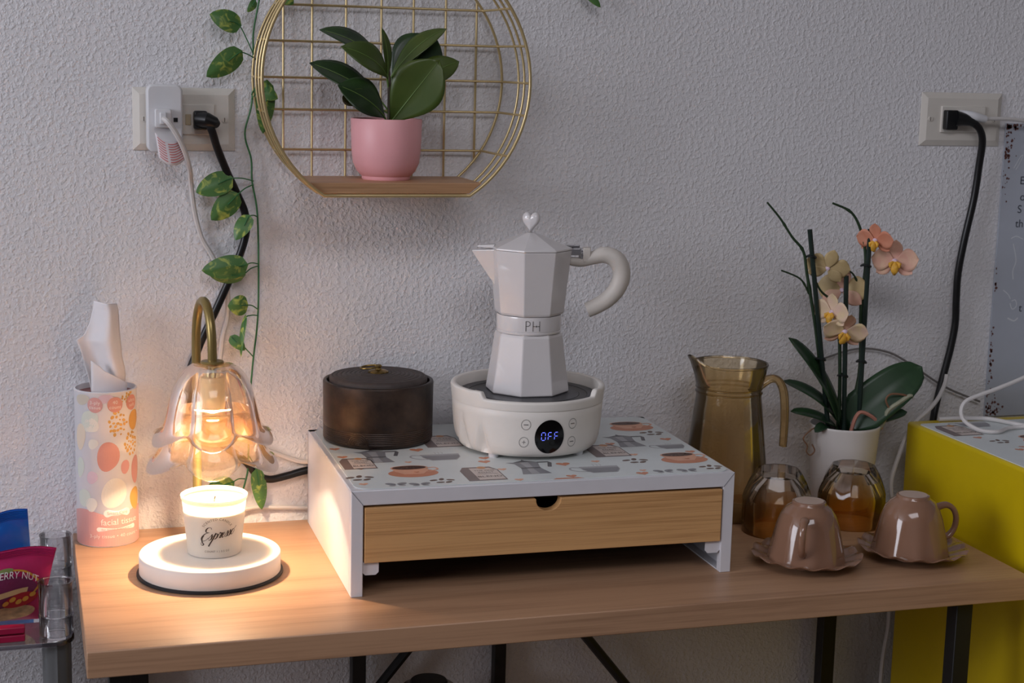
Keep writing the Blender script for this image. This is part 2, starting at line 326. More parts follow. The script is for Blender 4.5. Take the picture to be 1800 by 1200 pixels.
# patterned sheet on the riser: printed motifs as flat print a hair above the sheet
PR = {k: M('print_' + k, c, .45, var=.05) for k, c in dict(terracotta=(203, 137, 108), light_terracotta=(222, 168, 140), coffee=(82, 57, 50), taupe=(122, 108, 106), slate=(104, 102, 106), light_grey=(168, 168, 171), mid_grey=(138, 138, 142), label=(206, 193, 186), bean=(112, 92, 82), ink=(88, 74, 70), copper=(196, 140, 96)).items()}
PRL = list(PR.values()); PK = {k: i for i, k in enumerate(PR)}
def motifs(mb, z):
    L0 = .00012
    def mp(cx, cy, s, lay, rot=0):
        c_, s_ = math.cos(rot), math.sin(rot)
        return lambda u, v: (cx + s * (u * c_ - v * s_), cy + s * (u * s_ + v * c_), z + L0 * lay)
    def cup(cx, cy, s=1, rot=0):
        mb.fan(ell(0, -.012, .027, .017), mp(cx, cy, s, 1, rot), PK['terracotta'])
        mb.fan([(-.02, .010), (.02, .010), (.018, -.004), (.010, -.017), (-.010, -.017), (-.018, -.004)], mp(cx, cy, s, 2, rot), PK['light_terracotta'])
        mb.ribbon(spl2([(.018, .006), (.027, .008), (.029, .0), (.022, -.006), (.016, -.008)], 6), .0012 , mp(cx, cy, s, 2, rot), PK['light_terracotta'])
        mb.fan(ell(0, .010, .0205, .0095), mp(cx, cy, s, 3, rot), PK['light_terracotta'])
        mb.fan(ell(0, .010, .0185, .0078), mp(cx, cy, s, 4, rot), PK['coffee'])
        for i in range(14):
            a = random.uniform(0, 2 * PI); q = random.uniform(.2, .85)
            mb.fan(ell(.017 * q * math.cos(a), .010 + .007 * q * math.sin(a), .0022, .0011, 8, a), mp(cx, cy, s, 5, rot), PK['bean'])
        mb.fan(heart(.004, -.010, .003), mp(cx, cy, s, 5, rot), PK['terracotta'])
    def heart(cx, cy, w):
        out = []
        for i in range(24):
            a = 2 * PI * i / 24
            out.append((cx + w * math.sin(a) ** 3, cy + w * (13 * math.cos(a) - 5 * math.cos(2*a) - 2 * math.cos(3*a) - math.cos(4*a)) / 16))
        return out
    def moka(cx, cy, s=1, rot=0):
        mb.fan([(-.016, -.026), (.016, -.026), (.011, -.003), (-.011, -.003)], mp(cx, cy, s, 1, rot), PK['mid_grey'])
        mb.fan([(-.006, -.026), (.003, -.026), (.002, -.003), (-.005, -.003)], mp(cx, cy, s, 2, rot), PK['light_grey'])
        mb.fan([(-.011, .001), (.011, .001), (.015, .024), (-.021, .025), (-.013, .018)], mp(cx, cy, s, 1, rot), PK['mid_grey'])
        mb.fan([(-.004, .001), (.003, .001), (.004, .024), (-.006, .024)], mp(cx, cy, s, 2, rot), PK['light_grey'])
        mb.fan([(-.011, -.003), (.011, -.003), (.011, .001), (-.011, .001)], mp(cx, cy, s, 2, rot), PK['slate'])
        mb.fan([(-.013, .025), (.014, .025), (.002, .031), (0, .036), (-.002, .031)], mp(cx, cy, s, 1, rot), PK['slate'])
        mb.ribbon([(.014, .022), (.026, .022), (.027, .018), (.022, .001)], .0022, mp(cx, cy, s, 1, rot), PK['slate'])
    def bag(cx, cy, s=1, rot=0):
        mb.fan([(-.021, -.030), (.021, -.030), (.021, .012), (.015, .026), (-.015, .026), (-.021, .012)], mp(cx, cy, s, 1, rot), PK['taupe'])
        mb.fan([(-.009, -.027), (.0195, -.027), (.0195, .011), (.013, .021), (-.009, .021)], mp(cx, cy, s, 2, rot), PK['label'])
        mb.fan(ell(.005, .022, .005, .005, 14), mp(cx, cy, s, 3, rot), PK['copper'])
        for tx, y_, sz in (('THE FINE', .010, .0055), ('ROAST', .002, .0055)):
            mb.text(tx, sz, mp(cx + .0052 * s, cy + y_ * s, s, 3, 0), PK['ink'])
        mb.ribbon([(-.006, -.004), (.017, -.004)], .0004, mp(cx, cy, s, 3, rot), PK['ink'])
        mb.text('BLEND', .0088, mp(cx + .0052 * s, cy - .015 * s, s, 3, 0), PK['ink'])
    def gcup(cx, cy, s=1, rot=0):
        mb.fan([(-.022, .012), (.022, .012), (.021, -.002), (.014, -.015), (-.014, -.015), (-.021, -.002)], mp(cx, cy, s, 1, rot), PK['light_grey'])
        mb.fan([(-.021, .005), (.021, .005), (.019, -.004), (.013, -.013), (-.013, -.013), (-.019, -.004)], mp(cx, cy, s, 2, rot), PK['mid_grey'])
        mb.ribbon(spl2([(-.021, .008), (-.031, .010), (-.034, .002), (-.028, -.006), (-.017, -.009)], 6), .0011, mp(cx, cy, s, 1, rot), PK['light_grey'])
        for k in (-.004, 0, .004): mb.ribbon(spl2([(k, .014), (k + .001, .018), (k, .022)], 4), .0003, mp(cx, cy, s, 1, rot), PK['light_grey'])
    def beans(cx, cy, s=1):
        for dx, dy, a in ((-.010, .004, .3), (.0, .007, 1.2), (.010, .003, -.4), (-.004, -.006, .1), (.006, -.006, .7)):
            mb.fan(ell(cx + dx * s, cy + dy * s, .0052 * s, .0030 * s, 12, a), mp(0, 0, 1, 1), PK['bean'])
    def hrt(cx, cy, w=.006, k='terracotta'): mb.fan(heart(cx, cy, w), mp(0, 0, 1, 1), PK[k])
    def butterfly(cx, cy):
        for sx in (-1, 1):
            mb.fan(ell(cx + sx * .006, cy + .002, .006, .004, 12, sx * .6), mp(0, 0, 1, 1), PK['mid_grey'])
            mb.fan(ell(cx + sx * .005, cy - .004, .004, .003, 12, -sx * .5), mp(0, 0, 1, 1), PK['light_grey'])
    return cup, moka, bag, gcup, beans, hrt, butterfly
zs = zt + .0008
t = thing('patterned_liner', 'white sheet printed with coffee cups, hearts and beans on the riser', 'liner', (.098, -.1525, zt)); t.rotation_euler.z = -.0141
mx0, mx1, my0, my1 = x0 + .006, x1 - .003, yf + .0045, yb - .002
PAPER = M('printed_paper_white', (212, 218, 218), .4, var=.02)
MB().prism(rrect(mx0, mx1, my0, my1, .014), zt + .0001, zs, 'z').build('sheet', PAPER, t, smooth=False)
pm = MB(); cup_, moka_, bag_, gcup_, beans_, hrt_, bfly_ = motifs(pm, zs)
cup_(-.035, -.230); cup_(.271, -.066); cup_(.274, -.227); cup_(-.065, -.045); cup_(.105, -.06)
bag_(.036, -.256); bag_(.201, -.182); bag_(.027, -.104); bag_(-.0855, -.190, .85)
moka_(-.060, -.166); moka_(.094, -.243); moka_(.239, -.145); moka_(.08, -.15)
gcup_(.011, -.178); gcup_(.168, -.262); gcup_(.195, -.06); gcup_(.283, -.177, .75)
beans_(-.094, -.253); beans_(-.012, -.279, .9); beans_(.218, -.235); beans_(.290, -.277, .9); beans_(.285, -.11)
for hx, hy, w in ((-.009, -.142, .008), (-.098, -.122, .006), (-.096, -.160, .006), (-.086, -.212, .006), (-.095, -.277, .005), (.056, -.192, .006), (.052, -.208, .007), (.062, -.244, .005), (.068, -.289, .005), (.134, -.234, .008), (.127, -.285, .006), (.217, -.153, .006), (.226, -.207, .005), (.211, -.276, .004), (.206, -.288, .007), (.290, -.142, .007), (.295, -.205, .006), (.173, -.229, .005), (-.01, -.05, .006), (.15, -.03, .006), (.24, -.03, .006), (-.03, -.195, .004)):
    hrt_(hx, hy, w, 'terracotta' if w > .0055 else 'light_terracotta')
bfly_(-.062, -.284); bfly_(-.038, -.288); bfly_(.232, -.284); bfly_(.259, -.285)
pm.fan([(.103, -.2955), (.138, -.2955), (.132, -.291), (.108, -.291)], lambda u, v: (u, v, zs + .00012), PK['terracotta'])
tag(pm.build('print', PRL, t, smooth=False), kind='stuff')

# ------------------------------------------------------------------ dark lidded jar
JC = (-.0390, -.0745); zj = zs
t = thing('lidded_jar', 'dark brown ceramic jar with ridged lid and brass ring', 'jar', (JC[0], JC[1], zj))
def jarmat():
    m, nt, b = new_mat('bronze_brown_glaze'); L = nt.links; tc = NN(nt, 'ShaderNodeTexCoord')
    n = NN(nt, 'ShaderNodeTexNoise', Scale=22.0, Detail=6.0, Roughness=.65); L.new(tc.outputs['Object'], n.inputs['Vector'])
    cr = NN(nt, 'ShaderNodeValToRGB'); cr.color_ramp.elements[0].position = .35; cr.color_ramp.elements[0].color = lin((40, 33, 30)); cr.color_ramp.elements[1].position = .72; cr.color_ramp.elements[1].color = lin((84, 66, 55))
    L.new(n.outputs['Fac'], cr.inputs[0]); L.new(cr.outputs[0], b.inputs['Base Color']); b.inputs['Metallic'].default_value = .45
    rr = NN(nt, 'ShaderNodeMapRange'); rr.inputs[3].default_value = .28; rr.inputs[4].default_value = .55; L.new(n.outputs['Fac'], rr.inputs[0]); L.new(rr.outputs[0], b.inputs['Roughness'])
    return m
JAR = jarmat(); JLID = M('matte_brown_clay', (72, 63, 60), .6, var=.12, vscale=120)
R = .0628; zj1 = zj + .0695
prof = [(.058, zj), (.0615, zj + .001), (R, zj + .004)]
for k in range(7): prof += [(R, zj + .0055 + k * .0021), (R - .0005, zj + .0062 + k * .0021), (R, zj + .0069 + k * .0021)]
prof += [(R, zj + .03), (R + .0004, zj1 - .002), (R - .0002, zj1 - .0004), (R - .0012, zj1), (R - .0036, zj1), (R - .0042, zj1 - .001), (R - .0042, zj1 - .006), (.0, zj1 - .006)]
MB().lathe(prof, JC, 72).build('body', JAR, t, ang=60)
arc = MB(); mpj = cyl(JC, R, math.radians(-123), .0002)
arc.fan([(.013 * math.cos(a), zj + .0045 + .0135 * math.sin(a)) for a in np.linspace(0, PI, 18)], mpj, 0, 3)
for k in range(6):
    rr = .013 - k * .0021
    arc.tube([mpj(rr * math.cos(a), zj + .0045 + rr * math.sin(a) * 1.03) for a in np.linspace(0, PI, 14)], .0005, 5)
arc.build('carved_wave', JAR, t)
rl = R - .0068; lp = [(rl - .003, zj1 - .0055), (rl, zj1 - .004), (rl, zj1 + .0026), (rl - .0012, zj1 + .0038)]
for k in range(9):
    ra = rl - .004 - k * .0052; zz = zj1 + .0040 + .0036 * (1 - ((ra) / rl) ** 2)
    lp += [(ra + .0012, zz + .0003), (ra, zz - .0005), (ra - .0012, zz + .0004)]
lp += [(.008, zj1 + .0078), (0, zj1 + .0079)]
MB().lathe(lp, JC, 72).build('lid', JLID, t, ang=60)
kb = MB(); kz = zj1 + .0076
kb.lathe([(.0115, kz), (.0115, kz + .0012), (.009, kz + .0026), (.004, kz + .0036), (.0028, kz + .0055), (.0042, kz + .0072), (.003, kz + .009), (0, kz + .0094)], JC, 24, fn=lambda a, i, r, z: (r * (1 + (.05 * math.cos(12 * a) if i < 2 else 0)), z))
knob = kb.build('knob', OLDBR, t)
MB().tube([(JC[0] - .0105 + .0105 * math.cos(a), JC[1] - .001 + .0085 * math.sin(a), kz + .0078 - .0022 * (1 - math.cos(a)) * .5) for a in np.linspace(0, 2 * PI, 28)[:-1]], .0011, 8, closed=True).build('pull_ring', OLDBR, knob)

# ------------------------------------------------------------------ electric hot plate
HC = (.1190, -.1425); zh = zs
t = thing('hot_plate', 'round cream electric hot plate with OFF display under the coffee pot', 'hot plate', (HC[0], HC[1], zh)); t.scale = (.972, .972, 1.085)
aF = math.atan2(-1.7074, -.5447)           # direction towards the camera
def dd(a, b): return (a - b + PI) % (2 * PI) - PI
a_lo, a_hi = aF - math.radians(40), aF + math.radians(66)
def hfn(a, i, r, z):
    if i in (2, 3, 4, 5, 6):
        for ac, w in ((aF - math.radians(58), .16), (aF - math.radians(36), .17), (aF - math.radians(80), .2), (aF + PI * .9, .2), (aF + PI * .6, .2)):
            q = abs(dd(a, ac)) / w; s = max(0, 1 - (z - zh - .007) / .034)
            if q < s and s > 0: r -= .0070 * (math.cos(PI * q / s) * .5 + .5) * min(1, s * 1.6)
    return r, z
hp = [(.070, zh + .004), (.0775, zh + .0045), (.0818, zh + .0085), (.0843, zh + .015), (.0858, zh + .024), (.0868, zh + .034), (.0876, zh + .044), (.0880, zh + .0518), (.0874, zh + .0524), (.0874, zh + .0530)]
MB().lathe(hp + [(.05, zh + .0530), (0, zh + .0530)], HC, 180, fn=hfn).build('housing', CREAMP, t, ang=50)
zr = zh + .0684
def rimfn(a, i, r, z):
    if z > zh + .062:
        d_lo, d_hi = abs(dd(a, a_lo)), abs(dd(a, a_hi)); inside = 0 < (a - a_lo) % (2 * PI) < (a_hi - a_lo)
        low = .0062 if inside else 0
        if d_lo < .12: low = -.0006 if d_lo < .07 else (low if not inside else .0062 * (d_lo - .07) / .05)
        if d_hi < .12: low = -.0006 if d_hi < .07 else (low if not inside else .0062 * (d_hi - .07) / .05)
        z -= low
    return r, z
MB().ring([(.0884, zh + .0530), (.0898, zh + .066), (.0894, zr - .0008), (.0884, zr), (.0842, zr), (.0832, zr - .0008), (.0828, zh + .0545), (.0828, zh + .0530)], HC, 240, fn=rimfn).build('rim', CREAMP, t, ang=50)
zp = zh + .0575
hot = MB(); hot.lathe([(.0822, zh + .0532), (.0822, zp - .001), (.081, zp), (.070, zp), (.0695, zp - .0009), (.0605, zp - .0009), (.060, zp), (0, zp)], HC, 96)
hot.build('heating_plate', M('grey_glass_ceramic', (58, 58, 62), .38, var=.06), t)
MB().ring([(.0694, zp - .0008), (.0606, zp - .0008), (.0606, zp - .0004), (.0694, zp - .0004)], HC, 96).build('plate_ring', M('black_enamel', (12, 12, 13), .3), t)
for k in range(4):
    a = aF - .55 + k * PI / 2
    MB().lathe([(.0055, zh), (.006, zh + .001), (.006, zh + .006), (0, zh + .006)], (HC[0] + .070 * math.cos(a), HC[1] + .070 * math.sin(a)), 20).build('foot', WHITEP, t)
def HRad(z):
    zz = [p[1] for p in hp]; rr = [p[0] for p in hp]; return float(np.interp(z, zz, rr))
aD = math.atan2(-1, 0)
mph = cyl(HC, HRad, aD, .0003); mph2 = cyl(HC, HRad, aD, .0007); mph3 = cyl(HC, HRad, aD, .0011)
zd = zh + .0268
dsp = MB(); dsp.fan(ell(0, zd, .0172, .0178, 40), mph2, 0, 4); disp = dsp.build('display', M('black_display_glass', (6, 6, 8), .12, var=0), t)
seg = MB(); w, h = .0022, .0040
def seg7(cx, on):
    P = dict(a=((-w, h), (w, h)), g=((-w, 0), (w, 0)), d=((-w, -h), (w, -h)), f=((-w, 0), (-w, h)), e=((-w, -h), (-w, 0)), b=((w, 0), (w, h)), c=((w, -h), (w, 0)))
    for k in on:
        (xa, ya), (xb, yb_) = P[k]; g = .16
        seg.ribbon([(cx + xa + (xb - xa) * g, zd + .0008 + ya + (yb_ - ya) * g), (cx + xb - (xb - xa) * g, zd + .0008 + yb_ - (yb_ - ya) * g)], .00038, mph3)
seg7(-.0074, 'abcdef'); seg7(.0002, 'aefg'); seg7(.0076, 'aefg')
seg.build('display_digits', M('blue_led', (90, 110, 255), .5, var=0, emit=((110, 125, 255), 1.0)), disp)
INKG = M('grey_ink', (120, 118, 116), .5, var=0)
for bx, bz, s in ((-.0275, zd + .0128, 'dash'), (-.0290, zd - .0055, 'plus'), (.0285, zd + .0122, 'dash'), (.0285, zd - .0068, 'dash')):
    b_ = MB(); R_ = .0052
    b_.ribbon(ell(bx, bz, R_, R_, 30) + ell(bx, bz, R_, R_, 30)[:1], .00025, mph)
    if s == 'plus': b_.ribbon([(bx - .002, bz), (bx + .002, bz)], .0003, mph); b_.ribbon([(bx, bz - .002), (bx, bz + .002)], .0003, mph)
    else: b_.ribbon([(bx - .0026, bz), (bx + .0026, bz)], .0005, mph)
    b_.build('touch_button', INKG, t)

# ------------------------------------------------------------------ moka pot
KC = (.1220, -.1310); z0 = zh + .0575 * 1.085
t = thing('moka_pot', 'white octagonal stovetop coffee pot with heart knob on the hot plate', 'coffee pot', (KC[0], KC[1], z0)); t.scale = (.952, .952, .944)
MOKA = M('white_enamel', (218, 214, 214), .2, var=.015, coat=.5)
MOKAH = M('warm_white_soft_plastic', (205, 198, 190), .5, var=.02)
va = aF + math.radians(-8) ; a8 = va
MB().lathe([(.0480, z0), (.0505, z0 + .0012), (.0500, z0 + .006), (.0452, z0 + .0385), (.0412, z0 + .0685), (.0398, z0 + .0715), (.0380, z0 + .0725), (0, z0 + .0725)], KC, 8, rot=a8).build('boiler', MOKA, t, bevel=.0012, segs=3, ang=8)
MB().lathe([(.0372, z0 + .0722), (.0386, z0 + .0728), (.0388, z0 + .0748), (.0380, z0 + .0756), (.0386, z0 + .0762), (.0388, z0 + .0920), (.0384, z0 + .0938), (0, z0 + .0938)], KC, 64).build('collar', MOKA, t)
ztop = z0 + .1715
MB().ring([(.0368, z0 + .0936), (.0405, z0 + .0946), (.0418, z0 + .0975), (.0448, z0 + .128), (.0492, ztop - .001), (.0488, ztop), (.046, ztop), (.045, ztop - .004), (.040, z0 + .105), (.036, z0 + .098)], KC, 8, rot=a8).build('upper_chamber', MOKA, t, bevel=.0008, segs=2, ang=8)
MB().lathe([(.0470, ztop), (.0498, ztop + .0004), (.0496, ztop + .0024), (.0455, ztop + .0042), (.0085, ztop + .0182), (.0050, ztop + .0192), (0, ztop + .0192)], KC, 8, rot=a8).build('lid', MOKA, t, bevel=.0005, ang=8)
rd = Vector((.955, -.293, 0)); ud = Vector((0, 0, 1)); fdn = Vector((.293, .955, 0)); KV = Vector((KC[0], KC[1], 0))
def kp(a, z, b=0): return tuple(KV + rd * a + fdn * b + Vector((0, 0, z)))
# spout: a V-shaped beak
sp = MB()
sp.add([kp(-.070, ztop - .0035), kp(-.0400, ztop - .0004, -.0160), kp(-.0400, ztop - .0004, .0160), kp(-.0410, z0 + .126, -.003), kp(-.0410, z0 + .126, .003), kp(-.069, ztop - .0055)],
       [(0, 1, 3, 5), (0, 5, 4, 2), (5, 3, 4), (1, 2, 4, 3), (0, 2, 1)])
sp.build('spout', MOKA, t, smooth=False, bevel=.0008)
sc = MB(); sc.add([kp(-.0635, ztop + .0006), kp(-.045, ztop + .0008, -.011), kp(-.045, ztop + .0008, .011), kp(-.0635, ztop + .0022), kp(-.042, ztop + .0050, -.010), kp(-.042, ztop + .0050, .010)],
       [(0, 1, 2), (3, 5, 4), (0, 3, 4, 1), (1, 4, 5, 2), (2, 5, 3, 0)]); sc.build('spout_cover', MOKA, t, smooth=False, bevel=.0006)
hk = MB(); hz = ztop + .0185
hp2 = []
for i in range(40):
    a = 2 * PI * i / 40; xx = math.sin(a) ** 3; yy = (13 * math.cos(a) - 5 * math.cos(2*a) - 2 * math.cos(3*a) - math.cos(4*a)) / 16
    hp2.append((xx * .0108, (yy + 1.06) * .0140))
k = len(hp2); dirh = Vector((.80, -.60, 0)); nh = Vector((.60, .80, 0))
vv = [tuple(KV + dirh * p[0] * s_ + nh * o_ + Vector((0, 0, hz + .012 + (p[1] - .012) * s_))) for s_, o_ in ((.62, -.0050), (.93, -.0034), (1, 0), (.93, .0034), (.62, .0050)) for p in hp2]
ff = [tuple(range(k))[::-1], tuple(4 * k + i for i in range(k))] + [(r_ * k + i, r_ * k + (i + 1) % k, (r_ + 1) * k + (i + 1) % k, (r_ + 1) * k + i) for r_ in range(4) for i in range(k)]
hk.add(vv, ff); hk.build('heart_knob', MOKA, t, ang=70)
# hinge and handle
hg = MB(); hg.obox(kp(.0535, ztop - .002), rd, fdn, ud, .0065, .0062, .0042); hg.obox(kp(.063, ztop - .004), rd, fdn, ud, .006, .0048, .005)
hg.tube([kp(.0625, ztop - .0062, -.0058), kp(.0625, ztop - .0062, .0058)], .0042, 16); hinge = hg.build('hinge', CHROME, t, bevel=.0006)
MB().tube([kp(.0625, ztop - .0062, -.0064), kp(.0625, ztop - .0062, .0064)], .0013, 10).build('hinge_pin', STEEL, hinge)
lp_ = MB(); lp_.add([kp(.040, ztop + .0052, -.005), kp(.040, ztop + .0052, .005), kp(.058, ztop + .006, -.005), kp(.058, ztop + .006, .005), kp(.058, ztop + .001, -.005), kp(.058, ztop + .001, .005), kp(.044, ztop + .003, 0)], [(0, 2, 3, 1), (2, 4, 5, 3), (0, 6, 4, 2), (1, 3, 5, 6), (0, 1, 6), (4, 6, 5)]); lp_.build('hinge_tab', CHROME, t, bevel=.0005)
hpth = spl([kp(.0455, ztop - .0135), kp(.060, ztop - .0145), kp(.074, ztop - .0095), kp(.0865, ztop - .0055), kp(.0985, ztop - .0085), kp(.1065, ztop - .018), kp(.1085, ztop - .031), kp(.1035, ztop - .046), kp(.0925, ztop - .059), kp(.0785, ztop - .068), kp(.069, ztop - .0725)], 6)
hr = np.interp(np.linspace(0, 1, len(hpth)), [0, .12, .28, .45, .7, 1], [.0050, .0062, .0096, .0108, .0104, .0092])
MB().tube(hpth, list(hr), 14).build('handle', MOKAH, t, ang=60)
MB().obox(kp(.0665, ztop - .0055), rd, fdn, ud, .0045, .0068, .0085).build('handle_bracket', MOKAH, t, bevel=.001)
# letters on the collar
tx = MB(); mpk = cyl(KC, .0389, aF + .12, .0003); zc = z0 + .0838
def stroke(pts, w_=.00028): tx.ribbon(pts, w_, mpk)
stroke([(-.0078, zc - .006), (-.0078, zc + .006)], .00035); stroke(spl2([(-.0078, zc + .0058), (-.0045, zc + .0056), (-.0028, zc + .003), (-.0045, zc + .0004), (-.0078, zc)], 6))
stroke([(.0005, zc - .006), (.0005, zc + .006)], .00035); stroke([(.0085, zc - .006), (.0085, zc + .006)], .00035)
stroke([(.0005, zc), (.0028, zc)]); stroke([(.0062, zc), (.0085, zc)])
tx.fan([(.0045, zc + .0018), (.0049, zc + .0004), (.0063, zc), (.0049, zc - .0004), (.0045, zc - .0018), (.0041, zc - .0004), (.0027, zc), (.0041, zc + .0004)], mpk)
tx.build('printed_letters', M('dark_print', (70, 66, 62), .5, var=0), t, smooth=False)

# ------------------------------------------------------------------ candle warmer lamp
LX, LY = LAMP; zb = T + .0235
t = thing('candle_warmer_lamp', 'lit candle warmer lamp with white disc base and flower glass shade', 'lamp', (-.2427, LY, T))
BC = (-.2427, LY)
MB().lathe([(.0700, T + .0018), (.0730, T + .0022), (.0742, T + .0035), (.0742, zb - .0015), (.0735, zb - .0004), (.0722, zb), (0, zb)], BC, 120).build('base', M('matte_white_base', (222, 219, 214), .5, var=.01), t, ang=50)
MB().lathe([(.0745, T), (.0768, T + .0006), (.0768, T + .0022), (.0750, T + .0034), (.07, T + .0034), (0, T + .0034)], BC, 100).build('rubber_foot', RUBBER, t)
SX, SY = -.2490, -.1170
zA = .985
stem = [(SX, SY, zb - .001), (SX, SY, .90), (SX, SY, zA)]
for k in range(1, 17):
    a = PI * k / 16; f_ = (1 - math.cos(a)) / 2
    stem.append((SX + (LX - SX) * f_, SY + (LY - SY) * f_, zA + .052 * math.sin(a) ** .9 if k < 16 else zA))
stem.append((LX, LY, .974))
MB().tube(stem, .0049, 16).build('stem', BRASS, t, ang=80)
MB().lathe([(.0075, zb), (.0080, zb + .0015), (.0070, zb + .003), (.0049, zb + .003)], (SX, SY), 24).build('stem_collar', BRASS, t)
MB().lathe([(0, .9790), (.0112, .9788), (.0122, .9776), (.0122, .9764), (.004, .9764)], (LX, LY), 32).build('shade_cap', BRASS, t)
SHADE = glass('amber_clear_glass', (.99, .955, .90), clear=.88, ior=1.40, haze=.03, hcol=(1, .58, .22), gl=.75)
def petals(r, a, amp, p=1.0): return r * (1 + amp * abs(math.cos(3 * a)) ** p - amp * .5)
aP = math.atan2(-1.67, -.19)
def shade_tier(rows, thick, name):
    mb = MB(); k = len(rows); n = 144
    outer = rows; inner = [(r - thick, z + .0006, amp, sc) for r, z, amp, sc in rows[::-1]]
    allr = outer + inner
    def fn(a, i, r, z):
        _, _, amp, sc = allr[i]; c_ = abs(math.cos(3 * (a - aP)))
        return r * (1 - amp * .55 + amp * c_ ** .8), z - sc * (c_ ** 1.3 - .5)
    mb.ring([(r, z) for r, z, _, _ in allr], (LX, LY), n, fn=fn)
    return mb.build(name, SHADE, t, ang=75)
shade_tier([(.0125, .9755, 0, 0), (.0225, .9745, .0, 0), (.0285, .9705, .03, 0), (.0355, .9625, .08, 0), (.0415, .950, .11, 0), (.0452, .936, .13, 0), (.0480, .922, .15, .001), (.0505, .911, .18, .005), (.0560, .9035, .22, .009), (.0610, .9020, .24, .013)], .0034, 'shade_upper')
shade_tier([(.0395, .928, .06, 0), (.0445, .918, .10, 0), (.0475, .906, .13, 0), (.0500, .896, .16, .002), (.0545, .886, .20, .006), (.0605, .8775, .24, .010), (.0660, .8745, .26, .013)], .0034, 'shade_lower')
MB().lathe([(.0055, .9764), (.0062, .974), (.0085, .968), (.0085, .962), (0, .962)], (LX, LY), 24).build('socket', CHROME, t)
CER = M('lamp_ceramic', (226, 214, 190), .4, sss=.2)
MB().ring([(.0060, .962), (.0120, .9615), (.0128, .958), (.0128, .9290), (.0120, .9280), (.0112, .9290), (.0108, .9550), (.0060, .957)], (LX, LY), 32).build('bulb_housing', CER, t)
bulb = MB(); bulb.lathe([(0, .9345), (.007, .9342), (.0104, .9325), (.0107, .9290), (.0098, .9262), (.0070, .9250), (0, .9246)], (LX, LY), 24)
bulb.build('bulb', M('lit_bulb', (255, 226, 180), .4, var=0, emit=((255, 190, 120), 450)), t)
for nm, en, z_, ang_, bl in (('warm_bulb_light', 4.7, .9236, 164, 1.0), ):
    ld = bpy.data.lights.new(nm, 'SPOT'); ld.energy = en; ld.color = (1.0, .80, .56); ld.spot_size = math.radians(ang_); ld.spot_blend = bl; ld.shadow_soft_size = .0065
    lo = bpy.data.objects.new(nm, ld); col.objects.link(lo); lo.parent = t; lo.location = (LX - BC[0], 0, z_ - T)

# ------------------------------------------------------------------ scented candle
CC = (-.2385, -.1840)
t = thing('scented_candle', 'white scented candle in a cup lettered Espresso on the lamp base', 'candle', (CC[0], CC[1], zb))
CUPM = M('frosted_candle_cup', (242, 236, 232), .45, var=.01)
_nt = CUPM.node_tree; _tl = NN(_nt, 'ShaderNodeBsdfTranslucent'); _tl.inputs['Color'].default_value = (.95, .86, .78, 1); _mx = NN(_nt, 'ShaderNodeMixShader'); _mx.inputs[0].default_value = .45
_nt.links.new(_nt.nodes['Principled BSDF'].outputs[0], _mx.inputs[1]); _nt.links.new(_tl.outputs[0], _mx.inputs[2]); _nt.links.new(_mx.outputs[0], _nt.nodes['Material Output'].inputs['Surface'])
zc1 = zb + .0635
MB().lathe([(0, zb + .0004), (.0268, zb + .0004), (.0280, zb + .0010), (.0308, zb + .030), (.0336, zc1 - .004), (.0338, zc1 - .002)], CC, 72, cap=False).build('cup', CUPM, t, ang=50)
MB().ring([(.0336, zc1 - .0042), (.0348, zc1 - .0036), (.0350, zc1 - .0006), (.0342, zc1), (.0328, zc1), (.0322, zc1 - .002), (.0326, zc1 - .0042)], CC, 72).build('rim', CUPM, t, ang=50)
wx = MB(); wx.lathe([(.0265, zb + .002), (.0314, zc1 - .0145), (.0300, zc1 - .0152), (.018, zc1 - .0158), (0, zc1 - .0158)], CC, 60)
wx.build('wax', M('cream_wax', (236, 232, 200), .35, var=.02, sss=.3), t)
MB().tube([(CC[0], CC[1], zc1 - .011), (CC[0] + .0004, CC[1], zc1 - .006), (CC[0] + .0012, CC[1], zc1 - .003)], .0007, 6).build('wick', M('cotton_wick', (70, 62, 52), .8), t)
aC = math.atan2(-1.666, -.187) + .10
CR = lambda z: .0280 + (.0336 - .0280) * (z - zb - .0008) / (.0587)
mpc = cyl(CC, CR, aC, .0004)
INKC = M('brown_black_ink', (58, 44, 40), .5, var=0); INKB = M('soft_brown_ink', (112, 90, 76), .5, var=0)
e = MB(); U = .0050
